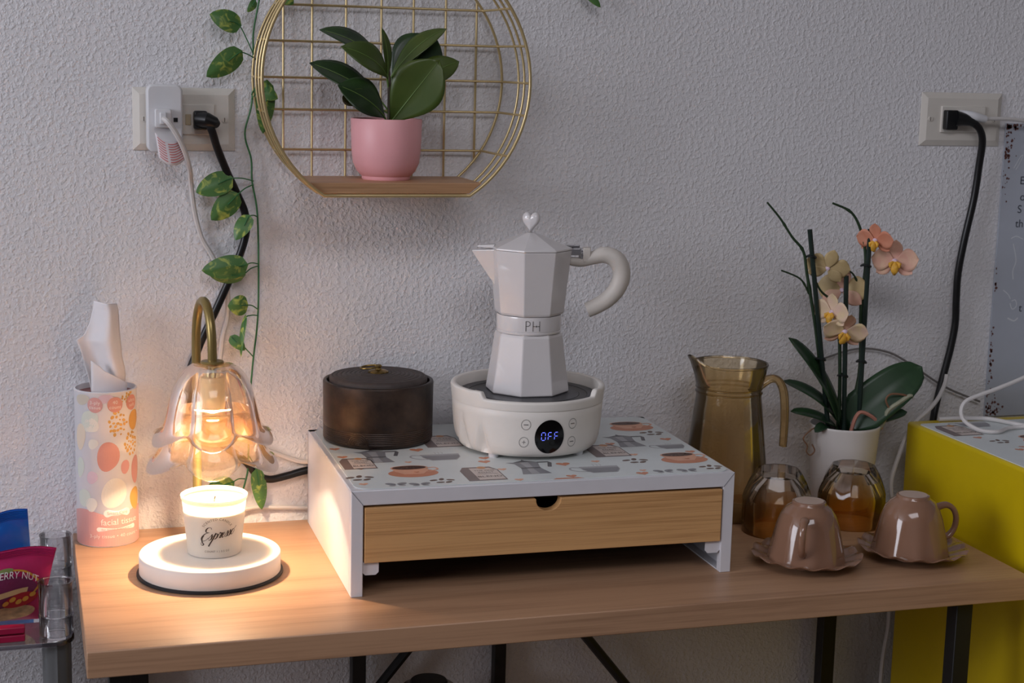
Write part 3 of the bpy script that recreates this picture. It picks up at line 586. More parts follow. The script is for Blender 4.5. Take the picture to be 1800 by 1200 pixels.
strokes = [[(1.75,2.35),(1.55,2.75),(1.0,2.85),(.62,2.45),(.72,1.95),(1.25,1.75),(1.45,1.78)], [(1.3,1.76),(.6,1.55),(.05,.95),(.05,.3),(.5,-.02),(1.1,.15),(1.5,.55)],
    [(.35,1.2),(.1,.6),(.3,-.2),(.75,-.75),(.5,-1.0),(.2,-.75),(.1,-.3)],
    [(1.45,.35),(1.95,.95),(2.1,1.25),(2.2,.75),(2.15,.2),(1.8,.0),(1.6,.2)], [(2.2,.3),(2.75,1.15),(2.9,1.35),(2.55,.2),(2.15,-.8),(1.95,-1.35)], [(2.65,.6),(3.05,1.15),(3.35,1.05),(3.3,.45),(2.95,.08),(2.7,.25)],
    [(3.25,.45),(3.65,1.0),(3.8,1.4),(3.85,1.15),(4.2,1.2),(4.05,.6),(3.95,.15),(4.25,.2)], [(4.3,.5),(4.75,.8),(4.8,1.15),(4.5,1.05),(4.35,.5),(4.55,.1),(4.95,.35)],
    [(4.95,.4),(5.35,1.0),(5.5,1.3),(5.6,.8),(5.5,.25),(5.2,.1),(5.05,.3)], [(5.55,.4),(5.95,1.0),(6.1,1.35),(6.2,.8),(6.1,.3),(5.8,.1),(5.65,.3)], [(6.2,.4),(6.55,.95),(6.9,1.25),(6.7,1.2),(6.4,.7),(6.5,.25),(6.85,.3),(7.15,.85),(7.0,1.25),(7.3,1.45),(7.55,1.75)]]
for st in strokes:
    pp = spl2(st, 7); ww = []
    for i in range(len(pp)):
        a, b = pp[max(i - 1, 0)], pp[min(i + 1, len(pp) - 1)]; dy = (a[1] - b[1]); l = math.hypot(b[0] - a[0], dy) or 1
        ww.append(U * (.045 + .10 * max(0, dy / l) ** 1.5))
    # slant forward, climb gently to the right
    q = [((x_ - 3.5) * U * .98 + (y_ * .22) * U, zb + .0225 + y_ * U * 1.02 + (x_ - 3.5) * U * .16) for x_, y_ in pp]
    e.ribbon(q, ww, mpc)
e.build('script_lettering', INKC, t, smooth=False)
e = MB()
def arcwarp(Rw, z_): return lambda u, v: (math.sin(u / Rw) * (Rw + v), z_ - Rw + math.cos(u / Rw) * (Rw + v))
e.text('SCENTED CANDLE', .0036, mpc, 0, 1.22, warp=arcwarp(.0175, zb + .0440))
e.text('COUNT 1 | 3.5 OZ', .0028, mpc, 0, 1.15, warp=lambda u, v: (u, zb + .0085 + v))
tag(e.build('small_lettering', INKB, t, smooth=False), kind='stuff')

# ------------------------------------------------------------------ tissue tube
TC = (-.3410, -.0365); TR = .0338; zt1 = .9262
t = thing('tissue_tube', 'cylindrical tissue box with peach blobs and a tissue pulled out', 'tissue box', (TC[0], TC[1], T))
CARD = M('white_card', (222, 222, 226), .45, var=.01)
MB().ring([(TR - .0010, T), (TR, T + .0012), (TR, zt1 - .002), (TR + .0005, zt1 - .0014), (TR + .0005, zt1 - .0004), (TR, zt1), (TR - .0014, zt1), (TR - .0018, zt1 - .001), (TR - .0018, T + .03), (.001, T + .03), (.001, T)], TC, 72).build('tube', CARD, t, ang=50)
MB().ring([(TR - .002, zt1 - .006), (.017, zt1 - .0062), (.017, zt1 - .0068), (TR - .002, zt1 - .0068)], TC, 60).build('top_disc', M('dusty_rose_card', (150, 104, 104), .6), t)
aT = math.atan2(-1.8134, -.0847) + 0.05
mpt = cyl(TC, TR, aT, .0002); mpt2 = cyl(TC, TR, aT, .0004); mpt3 = cyl(TC, TR, aT, .0006)
TP = {k: M('tissue_print_' + k, c, .45, var=.02) for k, c in dict(peach=(208, 146, 132), rose=(210, 156, 150), ochre=(205, 158, 82), sand=(226, 208, 186), lilac=(214, 188, 196), mint=(208, 212, 200), cream=(228, 220, 206), grey=(200, 190, 174), white=(236, 226, 220)).items()}
TPL = list(TP.values()); TK = {k: i for i, k in enumerate(TP)}
g = MB()
for i in range(72):
    a0, a1 = 2 * PI * i / 72, 2 * PI * (i + 1) / 72; pr = []
    for a in (a0, a1):
        top = T + .0395 + .0035 * math.cos(a * 3 + 1.0)
        pr += [(TC[0] + (TR + .0002) * math.cos(a), TC[1] + (TR + .0002) * math.sin(a), z_) for z_ in (T + .0014, top)]
    g.add(pr, [(0, 2, 3, 1)], TK['rose'])
g.build('printed_band', TPL, t)
g = MB()
def blob(u, z_, a, b, k, rot=0, wob=.1, ph=0, mp=mpt):
    pts = []
    for i in range(26):
        th = 2 * PI * i / 26; q = 1 + wob * math.sin(2 * th + ph) + wob * .5 * math.sin(3 * th + ph * 2)
        x_, y_ = a * q * math.cos(th), b * q * math.sin(th)
        pts.append((u + x_ * math.cos(rot) - y_ * math.sin(rot), z_ + x_ * math.sin(rot) + y_ * math.cos(rot)))
    g.fan(pts, mp, TK[k], 4)
def spots(u, z_, a, b, n, seed):
    rn = random.Random(seed); placed = []; tries = 0
    while len(placed) < n and tries < 600:
        tries += 1
        x_, y_ = rn.uniform(-1, 1), rn.uniform(-1, 1)
        if x_ * x_ + y_ * y_ > 1 or any((x_ - p) ** 2 + (y_ - q) ** 2 < .10 for p, q in placed): continue
        placed.append((x_, y_)); s_ = rn.uniform(.0009, .0019)
        g.fan(ell(u + x_ * a, z_ + y_ * b, s_, s_ * 1.3, 9, rn.uniform(0, 3)), mpt, TK['ochre'])
def pz(py): return zt1 - (py - 690) / 1560.0      # row in the print, measured down from the rim
blob(.000, T + .104, .0118, .0175, 'peach', 0, .08, .8)
blob(-.021, T + .144, .0105, .0120, 'mint', 0, .1, .2); blob(-.019, T + .139, .0085, .009, 'cream', 0, .12, 1.5)
blob(-.0165, T + .118, .0055, .0060, 'cream', 0, .1, .5); blob(-.0185, T + .080, .0062, .0075, 'lilac', 0, .08, .7)
blob(.0195, T + .0905, .0055, .0080, 'rose', 0, .06, .3); blob(.006, T + .062, .0135, .0180, 'cream', -.2, .06, .9)
blob(-.034, T + .125, .008, .015, 'sand', 0, .08, 0); blob(-.030, T + .056, .009, .010, 'mint', .4, .1, .6); blob(-.020, T + .049, .007, .008, 'cream', .4, .1, .6)
blob(.0345, T + .142, .009, .0115, 'ochre', 0, .08, .2); blob(.0365, T + .085, .008, .016, 'rose', 0, .06, .1); blob(.0345, T + .052, .009, .013, 'ochre', .3, .1, .2)
blob(-.03, T + .167, .010, .006, 'grey', 0, .1, .1); blob(-.002, T + .169, .008, .005, 'lilac', 0, .1, .5); blob(-.035, T + .09, .006, .012, 'mint', 0, .1, .5)
spots(.012, T + .140, .0105, .0135, 24, 3); spots(.029, T + .116, .0100, .0130, 24, 5); spots(.025, T + .168, .010, .006, 14, 8)
for u, k in ((-.0135, 'rose'), (.0085, 'peach'), (.0305, 'peach')): g.fan(ell(u, T + .1620, .0086, .0086, 30), mpt2, TK[k], 4)
tag(g.build('printed_blobs', TPL, t, smooth=False), kind='stuff')
g = MB()
for u, a_, b_ in ((-.0135, '3-ply', 'tissue'), (.0085, '40', 'count'), (.0305, 'ultra', 'soft')):
    g.text(a_, .0056, lambda p, q, u=u: mpt3(p + u, q + T + .1645), TK['white'], 1.05); g.text(b_, .0054, lambda p, q, u=u: mpt3(p + u, q + T + .1592), TK['white'], 1.05)
g.fan(rrect(-.006, .0245, T + .0350, T + .0435, .0042), mpt2, TK['white'], 5)
g.text('facial tissue', .0098, lambda p, q: mpt3(p + .0130, q + T + .0290), TK['white'], 1.0)
g.fan(rrect(-.0140, .0320, T + .0185, T + .0236, .0025), mpt2, TK['white'], 5)
g.text('3-ply tissue \u2022 40 count \u2022', .0056, lambda p, q: mpt3(p + .0075, q + T + .0130), TK['white'], 1.08)
g.text('Smart Care', .0050, lambda p, q: mpt3(p + .0092, q + T + .0393), TK['rose'], 1.0)
g.text('for home everywhere', .0036, lambda p, q: mpt3(p + .0090, q + T + .0210), TK['rose'], 1.1)
tag(g.build('printed_text', TPL, t, smooth=False), kind='stuff')
# the pulled tissue: a folded thin sheet
ts = MB(); TIS = M('tissue_paper', (226, 222, 224), .8, var=.02)
outline = [(-.3560, .9200, -.3205, .9200), (-.3585, .935, -.3190, .9395), (-.3625, .950, -.3195, .9465), (-.3660, .965, -.3225, .960), (-.3710, .9785, -.3235, .976), (-.3625, .984, -.3245, .990), (-.3560, .998, -.3250, 1.004), (-.3522, 1.012, -.3255, 1.013), (-.3512, 1.0215, -.3270, 1.0195)]
def tf(u, v):
    f_ = u * (len(outline) - 1); i = min(int(f_), len(outline) - 2); w_ = f_ - i
    q = [outline[i][j] * (1 - w_) + outline[i + 1][j] * w_ for j in range(4)]
    x_ = q[0] + (q[2] - q[0]) * v; z_ = q[1] + (q[3] - q[1]) * v
    return (x_, TC[1] + .007 * math.sin(v * 5.2 + u * 2.0) - .010 * (v - .5) * u - .004 * math.cos(9 * v) * (1 - u), z_)
tis = ts.grid(tf, 40, 20).build('tissue', TIS, t, solid=.0005, ang=80)
fl = MB()
fl.grid(lambda u, v: (-.3565 + (.0375 + .0015 * u) * v, TC[1] - .0085 - .004 * math.sin(v * 3.0) - .002 * u, .9160 + u * (.030 - .014 * v) + .012 * (1 - v) * u * (1 if v < .3 else .8)), 12, 12).build('tissue_fold', TIS, tis, solid=.0005, ang=80)

# ------------------------------------------------------------------ power points and cords on the wall
def wall_plate(name, x0, x1, z0, z1, label):
    t = thing(name, label, 'outlet', ((x0 + x1) / 2, 0, (z0 + z1) / 2))
    d = .0052; b = .0075
    p = MB(); p.add([(x0, -.0005, z0), (x1, -.0005, z0), (x1, -.0005, z1), (x0, -.0005, z1), (x0, -.0015, z0), (x1, -.0015, z0), (x1, -.0015, z1), (x0, -.0015, z1),
        (x0 + b, -d, z0 + b), (x1 - b, -d, z0 + b), (x1 - b, -d, z1 - b), (x0 + b, -d, z1 - b)],
        [(3, 2, 1, 0), (0, 1, 5, 4), (1, 2, 6, 5), (2, 3, 7, 6), (3, 0, 4, 7), (4, 5, 9, 8), (5, 6, 10, 9), (6, 7, 11, 10), (7, 4, 8, 11), (8, 9, 10, 11)])
    p.build('plate', IVORYP, t, smooth=False, bevel=.0008)
    zc = (z0 + z1) / 2
    for xs in (x0 + .012, x1 - .012):
        s = MB(); s.tube([(xs, -d + .0003, zc), (xs, -d - .0011, zc)], .0032, 16)
        sc = s.build('screw', IVORYP, t)
        MB().box(xs - .0004, xs + .0004, -d - .00135, -d - .0009, zc - .0024, zc + .0024).build('screw_slot', M('slot_shadow', (90, 84, 76), .7), sc)
    return t, zc, d
t, zc, d = wall_plate('wall_outlet', -.3047, -.1917, 1.1865, 1.2562, 'ivory wall outlet plate beside the hanging vine')
MB().box(-.2830, -.2150, -d - .0022, -d + .0005, zc - .0168, zc + .0168).build('receptacle', IVORYP, t, bevel=.0008)
MB().box(-.2475, -.2410, -d - .0034, -d - .002, zc - .006, zc + .006).build('test_button', M('yellowed_plastic', (178, 164, 138), .45), t, bevel=.0006)
t, zc2, d2 = wall_plate('wall_outlet', .6850, .8035, 1.2005, 1.2688, 'ivory wall outlet plate above the yellow cabinet')
MB().box(.7120, .7765, -d2 - .0026, -d2 + .0005, zc2 - .0168, zc2 + .0168).build('receptacle', IVORYP, t, bevel=.0008)
# smart plug on the left outlet
t = thing('smart_plug', 'white rounded adapter plugged into the outlet above the lamp', 'adapter', (-.2715, -.0075, 1.222))
MB().prism(rrect(-.2908, -.2522, 1.1857, 1.2600, .0075, 6), -d - .0235, -d - .0023, 'y').build('body', WHITEP, t, bevel=.0022, segs=3)
MB().obox((-.2600, -d - .0237, 1.2215), (1, 0, 0), (0, 1, 0), (0, 0, 1), .0023, .0006, .0023).build('button', BLACKP, t)
ys = -d - .0236
# white plug + cord
WC = M('white_cord', (208, 204, 202), .45, var=.01)
t = thing('white_power_cord', 'white power cord with printed tag hanging from the white adapter', 'cord', (-.273, ys, 1.223))
MB().prism(rrect(-.2830, -.2650, 1.2130, 1.2335, .0025, 4), ys - .009, ys, 'y').build('plug', WHITEP, t, bevel=.0012)
MB().obox((-.2745, ys - .0115, 1.2235), (1, 0, 0), (0, 1, 0), (0, 0, 1), .0035, .0035, .0065).build('plug_grip', WHITEP, t, bevel=.001)
MB().tube(spl([(-.2745, ys - .013, 1.223), (-.2700, ys - .020, 1.2195), (-.2600, ys - .019, 1.205), (-.2515, ys - .012, 1.187), (-.2455, ys - .002, 1.168), (-.2425, -.014, 1.150), (-.2385, -.008, 1.120), (-.2310, -.006, 1.090), (-.2200, -.006, 1.070), (-.2070, -.007, 1.045), (-.2015, -.006, 1.030), (-.2020, -.006, .997), (-.2080, -.006, .970), (-.2110, -.007, .92), (-.2000, -.008, .87), (-.172, -.008, .846), (-.1442, -.006, .832), (-.118, -.0045, .8215), (-.09, -.0045, .8205), (-.06, -.0045, .820)], 8), .0030, 8).build('cord', WC, t)
MB().tube(spl([(-.215, -.012, .7535), (-.20, -.0095, .762), (-.1776, -.0075, .769), (-.150, -.0060, .768), (-.1104, -.0050, .765), (-.06, -.0050, .762)], 6), .0028, 8).build('cord_return', WC, t)
tagm = M('tag_paper', (224, 218, 222), .5); tagr = M('red_print', (205, 120, 118), .5, var=0)
tg = MB(); ty = ys - .012
def tagf(u, v): return (-.2835 + .030 * u + .004 * v, ty + .006 * u - .005 * math.sin(u * PI) + .005 * v * 0, 1.1995 - .0275 * v * (1 - .15 * u) + .004 * (u - .6) ** 2 * 6 - .008 * u * (1 - u) - .006 * (1 - v) * (1 - u) * 0)
tgo = tg.grid(tagf, 10, 6).build('warning_tag', tagm, t, solid=.0004)
tp = MB()
for k in range(8):
    vv = .10 + k * .11
    for (ua, ub) in ((.06, .34), (.44, .92)):
        tp.ribbon([(ua + (ub - ua) * i / 6, vv) for i in range(7)], .022, lambda u, v: tuple(Vector(tagf(u, v)) + Vector((0, -.0005, 0))))
tp.build('tag_print', tagr, tgo, smooth=False)
# black plug + cord, left
t = thing('black_power_cord', 'thick black power cord looping down behind the lamp to the riser', 'cord', (-.224, -d, 1.221))
p = MB(); p.prism(rrect(-.2390, -.2240, 1.2105, 1.2315, .003, 4), -d - .017, -d - .0023, 'y')
p.build('plug', BLACKP, t, bevel=.0015)
MB().tube([(-.2335, -d - .013, 1.222), (-.2250, -d - .021, 1.2215), (-.2170, -d - .021, 1.2185), (-.2150, -d - .019, 1.2170)], [.0088, .0085, .0068, .0050], 14).build('plug_grip', BLACKP, t)
BC_ = M('black_cord', (16, 16, 18), .35, var=.03)
MB().tube(spl([(-.2250, -d - .021, 1.2205), (-.2200, -d - .022, 1.2090), (-.2135, -.020, 1.1900), (-.2025, -.013, 1.1640), (-.1905, -.010, 1.1380), (-.1820, -.010, 1.1170), (-.1808, -.010, 1.0940), (-.1910, -.010, 1.0610), (-.2140, -.010, 1.0090), (-.2350, -.010, .9630), (-.2480, -.010, .920), (-.235, -.011, .872), (-.205, -.012, .845), (-.1834, -.013, .8275), (-.1700, -.013, .8110), (-.1550, -.011, .8035), (-.1350, -.008, .8055), (-.1114, -.0065, .8105), (-.09, -.0065, .812), (-.06, -.0065, .810)], 8), .0045, 10).build('cord', BC_, t)
# right outlet: black plug + cord and a white plug + cable
t = thing('black_power_cord', 'black power cord dropping from the right outlet behind the yellow cabinet', 'cord', (.728, -d2, 1.235))
y2 = -d2 - .0026
MB().prism(rrect(.7140, .7310, 1.2215, 1.2465, .002, 3), y2 - .010, y2, 'y').build('plug', BLACKP, t, bevel=.0012)
MB().tube([(.7280, y2 - .010, 1.2360), (.7375, y2 - .013, 1.2350), (.7465, y2 - .014, 1.2325), (.7520, y2 - .014, 1.2300)], [.0100, .0080, .0058, .0050], 14).build('plug_grip', BLACKP, t)
MB().tube(spl([(.7500, y2 - .014, 1.2310), (.7590, -.024, 1.2230), (.7655, -.022, 1.2070), (.7670, -.016, 1.1750), (.7650, -.013, 1.1330), (.7560, -.012, 1.080), (.7500, -.012, 1.0350), (.7500, -.012, 1.0), (.7510, -.012, .9680), (.7460, -.013, .9350), (.7370, -.015, .900), (.7270, -.020, .868), (.7200, -.025, .8430), (.715, -.028, .80), (.712, -.028, .60), (.712, -.028, .02)], 8), .0048, 10).build('cord', BC_, t)
t = thing('white_cable', 'white cable plugged into the right outlet running out to the right', 'cord', (.75, -d2, 1.239))
MB().tube([(.7400, y2, 1.2405), (.7420, y2 - .010, 1.2400), (.7480, y2 - .0130, 1.2395), (.7560, y2 - .0135, 1.2380), (.7680, y2 - .0140, 1.2360)], [.0065, .0065, .0062, .0058, .0045], 14).build('plug', WHITEP, t)
MB().tube(spl([(.7660, y2 - .0140, 1.2362), (.79, y2 - .014, 1.2368), (.82, y2 - .014, 1.2352), (.88, -.02, 1.225), (.93, -.03, 1.185), (.945, -.06, 1.10), (.91, -.09, 1.04), (.8605, -.110, 1.0035)], 6), .0024, 8).build('cord', WC, t)
t = tag(MB().tube(spl([(.7260, -.040, .905), (.7205, -.045, .893), (.7080, -.052, .877), (.6920, -.056, .862), (.6740, -.058, .848), (.6600, -.059, .828), (.6505, -.060, .803), (.6430, -.060, .7760), (.6435, -.060, .757), (.6480, -.058, .740), (.653, -.056, .70), (.649, -.055, .64), (.656, -.054, .58), (.650, -.054, .50), (.655, -.054, .3), (.66, -.054, .02)], 8), .0028, 8).build('lamp_cable', WC), 'white cable curving down past the corner of the yellow cabinet', 'cord')
tag(MB().tube(spl([(.560, -.008, .925), (.61, -.007, .937), (.6542, -.007, .932), (.6891, -.007, .9155), (.7428, -.008, .883), (.80, -.008, .86)], 6), .0014, 6).build('thin_grey_wire', M('grey_wire', (120, 116, 114), .5)), 'thin grey wire running along the wall behind the orchid', 'wire')

# ------------------------------------------------------------------ leaves
def leaf(base, tip, width, nrm=(0, -1, 0), bend=0, fold=.15, kind='ovate', nu=12, nv=6, curl=0, droop=None):
    B, Tp, N = Vector(base), Vector(tip), Vector(nrm).normalized(); ax = Tp - B; Ln = ax.length; ax.normalize()
    N = (N - ax * N.dot(ax)).normalized(); side = ax.cross(N)
    def wp(t):
        if kind == 'heart': return max(0, (t ** .42) * (1 - t) ** .75 * 1.75)
        if kind == 'obovate': return max(.03, math.sin(PI * t ** 1.25) ** .8) if t < .995 else .0
        if kind == 'strap': return max(0.06, min(1, (t * 3.2 + .35)) * (1 - t ** 5) ** .6) if t < .999 else 0
        return max(.0, math.sin(PI * t ** .8) ** .9)
    mb = MB()
    def f(u, v):
        s = v * 2 - 1; w = width * .5 * wp(u)
        p = B + ax * (Ln * u) + N * (bend * 4 * u * (1 - u) + curl * u * u)
        if droop: p = p + Vector((0, 0, -droop * u * u))
        back = -.10 * Ln if kind == 'heart' else 0
        return tuple(p + side * (s * w) + N * (fold * abs(s) * w) + ax * (back * abs(s) ** 1.5 * (1 - u) ** 3))
    return mb.grid(f, nu, nv), (B, ax, N, side, Ln, bend, curl)
def leafmat(name, c1, c2, scale, rough=.45, lo=.5, hi=.62, spec=.5):
    m, nt, b = new_mat(name); L = nt.links; tc = NN(nt, 'ShaderNodeTexCoord')
    n = NN(nt, 'ShaderNodeTexNoise', Scale=scale, Detail=4.0, Distortion=1.2); L.new(tc.outputs['Object'], n.inputs['Vector'])
    cr = NN(nt, 'ShaderNodeValToRGB'); cr.color_ramp.elements[0].position = lo; cr.color_ramp.elements[0].color = lin(c1); cr.color_ramp.elements[1].position = hi; cr.color_ramp.elements[1].color = lin(c2)
    L.new(n.outputs['Fac'], cr.inputs[0]); L.new(cr.outputs[0], b.inputs['Base Color']); b.inputs['Roughness'].default_value = rough; b.inputs['Specular IOR Level'].default_value = spec
    return m
VINE = leafmat('variegated_leaf', (74, 116, 58), (178, 188, 88), 75, lo=.53, hi=.68)
VSTEM = M('vine_stem_green', (56, 112, 66), .5)
FIG = leafmat('dark_rubber_leaf', (34, 52, 32), (50, 78, 36), 18, .33, .4, .7)
FIG2 = leafmat('olive_rubber_leaf', (64, 84, 32), (78, 92, 38), 18, .36, .4, .7)
VEIN = M('leaf_midrib', (98, 124, 62), .5)
ORCHL = leafmat('orchid_leaf_green', (30, 54, 34), (42, 72, 42), 14, .38, .4, .7)

# ------------------------------------------------------------------ hanging vine
t = thing('hanging_vine', 'artificial variegated ivy vine hanging beside the gold wall shelf', 'vine', (-.17, -.012, .80))
MB().tube(spl([(-.150, -.014, 1.42), (-.158, -.014, 1.39), (-.1655, -.013, 1.3546), (-.1715, -.010, 1.32), (-.1718, -.009, 1.292), (-.1735, -.009, 1.2416), (-.1815, -.009, 1.2066), (-.1745, -.009, 1.1779), (-.1735, -.009, 1.1522), (-.1675, -.009, 1.1135), (-.1665, -.009, 1.035), (-.1680, -.009, .9888), (-.1735, -.010, .9423), (-.1780, -.012, .8887), (-.1795, -.014, .8345), (-.181, -.016, .8141), (-.186, -.017, .795)], 6), .0011, 6).build('stem', VSTEM, t)
VL = [((-.189, 1.327), (-.2215, 1.337), .028, (-.169, 1.289), (.2, -1, .3)), ((-.1885, 1.296), (-.2255, 1.269), .029, (-.169, 1.2895), (.1, -1, -.2)),
      ((-.200, 1.1560), (-.238, 1.141), .030, (-.172, 1.153), (0, -1, .3)), ((-.1925, 1.137), (-.2215, 1.110), .029, (-.172, 1.149), (.1, -1, 0)),
      ((-.1790, 1.113), (-.1945, 1.087), .021, (-.167, 1.112), (-.5, -1, .1)), ((-.184, 1.058), (-.2325, 1.053), .030, (-.1665, 1.058), (0, -1, .2)),
      ((-.186, 1.047), (-.224, 1.048), .026, (-.1665, 1.056), (.2, -1, -.5)),
      ((-.1815, 1.012), (-.2035, 1.012), .026, (-.167, 1.005), (-.3, -1, 0)), ((-.183, .997), (-.1885, .952), .011, (-.167, .998), (-.9, -.5, 0)),
      ((-.158, 1.262), (-.163, 1.207), .026, (-.174, 1.245), (.3, -1, 0)), ((-.169, 1.258), (-.146, 1.246), .020, (-.174, 1.250), (0, -1, .3)),
      ((-.171, 1.353), (-.180, 1.3405), .010, (-.165, 1.355), (.2, -1, 0)), ((-.142, 1.362), (-.1285, 1.351), .017, (-.158, 1.37), (0, -1, 0)),
      ((-.199, .975), (-.184, .960), .015, (-.172, .949), (-.3, -1, .6)), ((-.1700, .815), (-.1650, .770), .022, (-.180, .835), (.4, -1, 0)),
      ((-.199, .804), (-.228, .800), .024, (-.183, .805), (0, -.6, .8))]
for (bx, bz), (tx, tz), w, (sx, sz), nn in VL:
    yb_ = -.018; lm, _ = leaf((bx, yb_, bz), (tx, yb_ - .004, tz), w * 1.12, nn, bend=.003, fold=-.22, kind='heart')
    lf = lm.build('leaf', VINE, t, ang=80)
    MB().tube(spl([(sx, -.0095, sz), ((sx + bx) / 2, -.014, (sz + bz) / 2 + .002), (bx, yb_ - .0004, bz), (bx * .65 + tx * .35, yb_ - .0055, bz * .65 + tz * .35)], 5), .0007, 5).build('stalk', VSTEM, lf)
t = thing('vine_sprig', 'green vine leaf tip dipping into view above the coffee pot', 'vine', (.215, -.01, 1.40))
MB().tube(spl([(.19, -.012, 1.44), (.205, -.013, 1.40), (.218, -.015, 1.378)], 5), .001, 6).build('stem', VSTEM, t)
leaf((.215, -.016, 1.381), (.2365, -.020, 1.3595), .014, (.1, -1, 0), .002, -.2, 'heart')[0].build('leaf', VINE, t, ang=80)

# ------------------------------------------------------------------ round gold wire shelf with board
SCx, SCz, SR, zbot, yF, yB = -.0290, 1.2700, .1490, 1.1455, -.120, -.010
t = thing('wire_wall_shelf', 'round gold wire wall shelf with a beech board and open grid back', 'wall shelf', (SCx, 0, zbot))
aa = math.asin((zbot - SCz) / SR)
def ringpath(y, R=SR, SCx=SCx):
    a_ = math.asin((zbot - SCz) / R)
    arcp = [(SCx + R * math.cos(a), y, SCz + R * math.sin(a)) for a in np.linspace(a_, PI - a_, 64)]
    n_ = 8; p0, p1 = Vector(arcp[-1]), Vector(arcp[0])
    return arcp + [tuple(p0 + (p1 - p0) * i / n_) for i in range(1, n_)]
for y, r_, n_ in ((yF, .0019, 'front_hoop'), (-.098, .0014, 'hoop'), (-.076, .0014, 'hoop'), (yB, .0016, 'back_hoop')):
    MB().tube(ringpath(y, SR if y < -.05 else .1462, SCx if y < -.05 else SCx + .0025), r_, 8, closed=True).build(n_, GOLDW, t, ang=80)
for xg in (-.138, -.1052, -.0663, -.0253, .0125, .0508, .0878):
    h_ = math.sqrt(.1462 ** 2 - (xg - SCx - .0025) ** 2); z0_ = max(zbot, SCz - h_)
    MB().tube([(xg, yB + .002, z0_), (xg, yB + .002, SCz + h_)], .0014, 6).build('grid_wire', GOLDW, t)
for zg in (1.1894, 1.2345, 1.2703, 1.3109, 1.3512, 1.387):
    h_ = math.sqrt(SR ** 2 - (zg - SCz) ** 2)
    hb = math.sqrt(.1462 ** 2 - (zg - SCz) ** 2); bx_ = SCx + .0025
    MB().tube([(SCx - h_, yF, zg), (bx_ - hb, yB - .003, zg), (bx_ - hb + .0022, yB - .001, zg), (bx_ + hb - .0022, yB - .001, zg), (bx_ + hb, yB - .003, zg), (SCx + h_, yF, zg)], .0014, 6).build('grid_wire', GOLDW, t, ang=80)
def hx(z): return math.sqrt(SR ** 2 - (z - SCz) ** 2) - .003
zbd = zbot + .0140
MB().prism([(SCx - hx(zbot + .002), zbot + .002), (SCx + hx(zbot + .002), zbot + .002), (SCx + hx(zbd), zbd), (SCx - hx(zbd), zbd)], yF + .003, yB - .003, 'y').build('board', SHELFW, t, smooth=False, bevel=.0008)

# ------------------------------------------------------------------ potted rubber plant
PC = (-.0300, -.062); zp0 = zbd
t = thing('potted_plant', 'rubber plant with dark glossy leaves in a pink pot on the wire shelf', 'potted plant', (PC[0], PC[1], zp0))
MB().ring([(.0265, zp0), (.0272, zp0 + .001), (.0275, zp0 + .004), (.0285, zp0 + .0046), (.0330, zp0 + .0095), (.0375, zp0 + .019), (.0390, zp0 + .032), (.0402, zp0 + .0672), (.0396, zp0 + .0680), (.0384, zp0 + .0678), (.0378, zp0 + .066), (.0350, zp0 + .025), (.0010, zp0 + .020), (.0010, zp0)], PC, 64).build('pot', M('pink_plastic', (238, 172, 176), .42, var=.01), t, ang=50)
MB().lathe([(.0372, zp0 + .058), (.03, zp0 + .0600), (.012, zp0 + .0595), (0, zp0 + .060)], PC, 40).build('soil', M('dark_soil', (44, 34, 28), .9, var=.4, vscale=250, bump=1), t)
MB().tube(spl([(PC[0] + .002, PC[1], zp0 + .058), (PC[0] + .003, PC[1], zp0 + .085), (PC[0] + .002, PC[1], zp0 + .118), (PC[0], PC[1], zp0 + .135)], 5), [.0022] * 6 + [.0020] * 5 + [.0014] * 5, 8).build('stem', M('plant_stem', (74, 66, 50), .6), t)
y0 = PC[1]
FL = [ # base, tip, width, normal, bend, material
    ((-.032, y0 - .002, 1.281), (-.109, y0 - .012, 1.323), .034, (.30, -.62, .75), .010, FIG), ((-.031, y0 - .006, 1.272), (-.089, y0 - .034, 1.3055), .033, (.1, -.80, .45), .012, FIG2),
    ((-.036, y0 + .0, 1.246), (-.116, y0 + .010, 1.287), .036, (.25, -.7, .6), .006, FIG), ((-.033, y0 - .006, 1.228), (-.090, y0 - .022, 1.2635), .046, (.3, -.75, .45), .008, FIG),
    ((-.046, y0 - .004, 1.243), (-.084, y0 - .020, 1.2520), .028, (-.5, -.7, -.3), -.006, FIG2),
    ((-.030, y0, 1.270), (-.0375, y0 - .004, 1.3275), .014, (.6, -.8, .1), .004, FIG2),
    ((-.024, y0 + .008, 1.272), (.042, y0 + .016, 1.3290), .026, (-.45, -.62, .55), .010, FIG2), ((-.022, y0 + .012, 1.262), (.032, y0 + .024, 1.3190), .060, (-.2, -.92, .25), .004, FIG),
    ((-.027, y0 - .008, 1.2235), (.024, y0 - .026, 1.2935), .060, (-.12, -.96, .2), .004, FIG2), ((-.008, y0 + .002, 1.262), (.0545, y0 + .004, 1.2925), .033, (-.1, -.85, .5), .006, FIG2)]
for b_, tp_, w, nn, bd, mt in FL:
    lm, (B, ax, N, sd, Ln, bn, cu) = leaf(b_, tp_, w, nn, bd, .16, 'obovate', 14, 8)
    lf = lm.build('leaf', mt, t, ang=80, solid=.0005)
    MB().tube([tuple(B + ax * (Ln * u) + N * (bn * 4 * u * (1 - u) + .0004)) for u in np.linspace(.0, .93, 12)], list(np.linspace(.0010, .0003, 12)), 6).build('midrib', VEIN, lf)
    a_ = Vector((PC[0] + .002, PC[1], max(zp0 + .06, b_[2] - .010))); MB().tube([tuple(a_), tuple((a_ + Vector(b_)) / 2 + Vector((0, -.001, 0))), b_], .0010, 6).build('petiole', VEIN, lf)

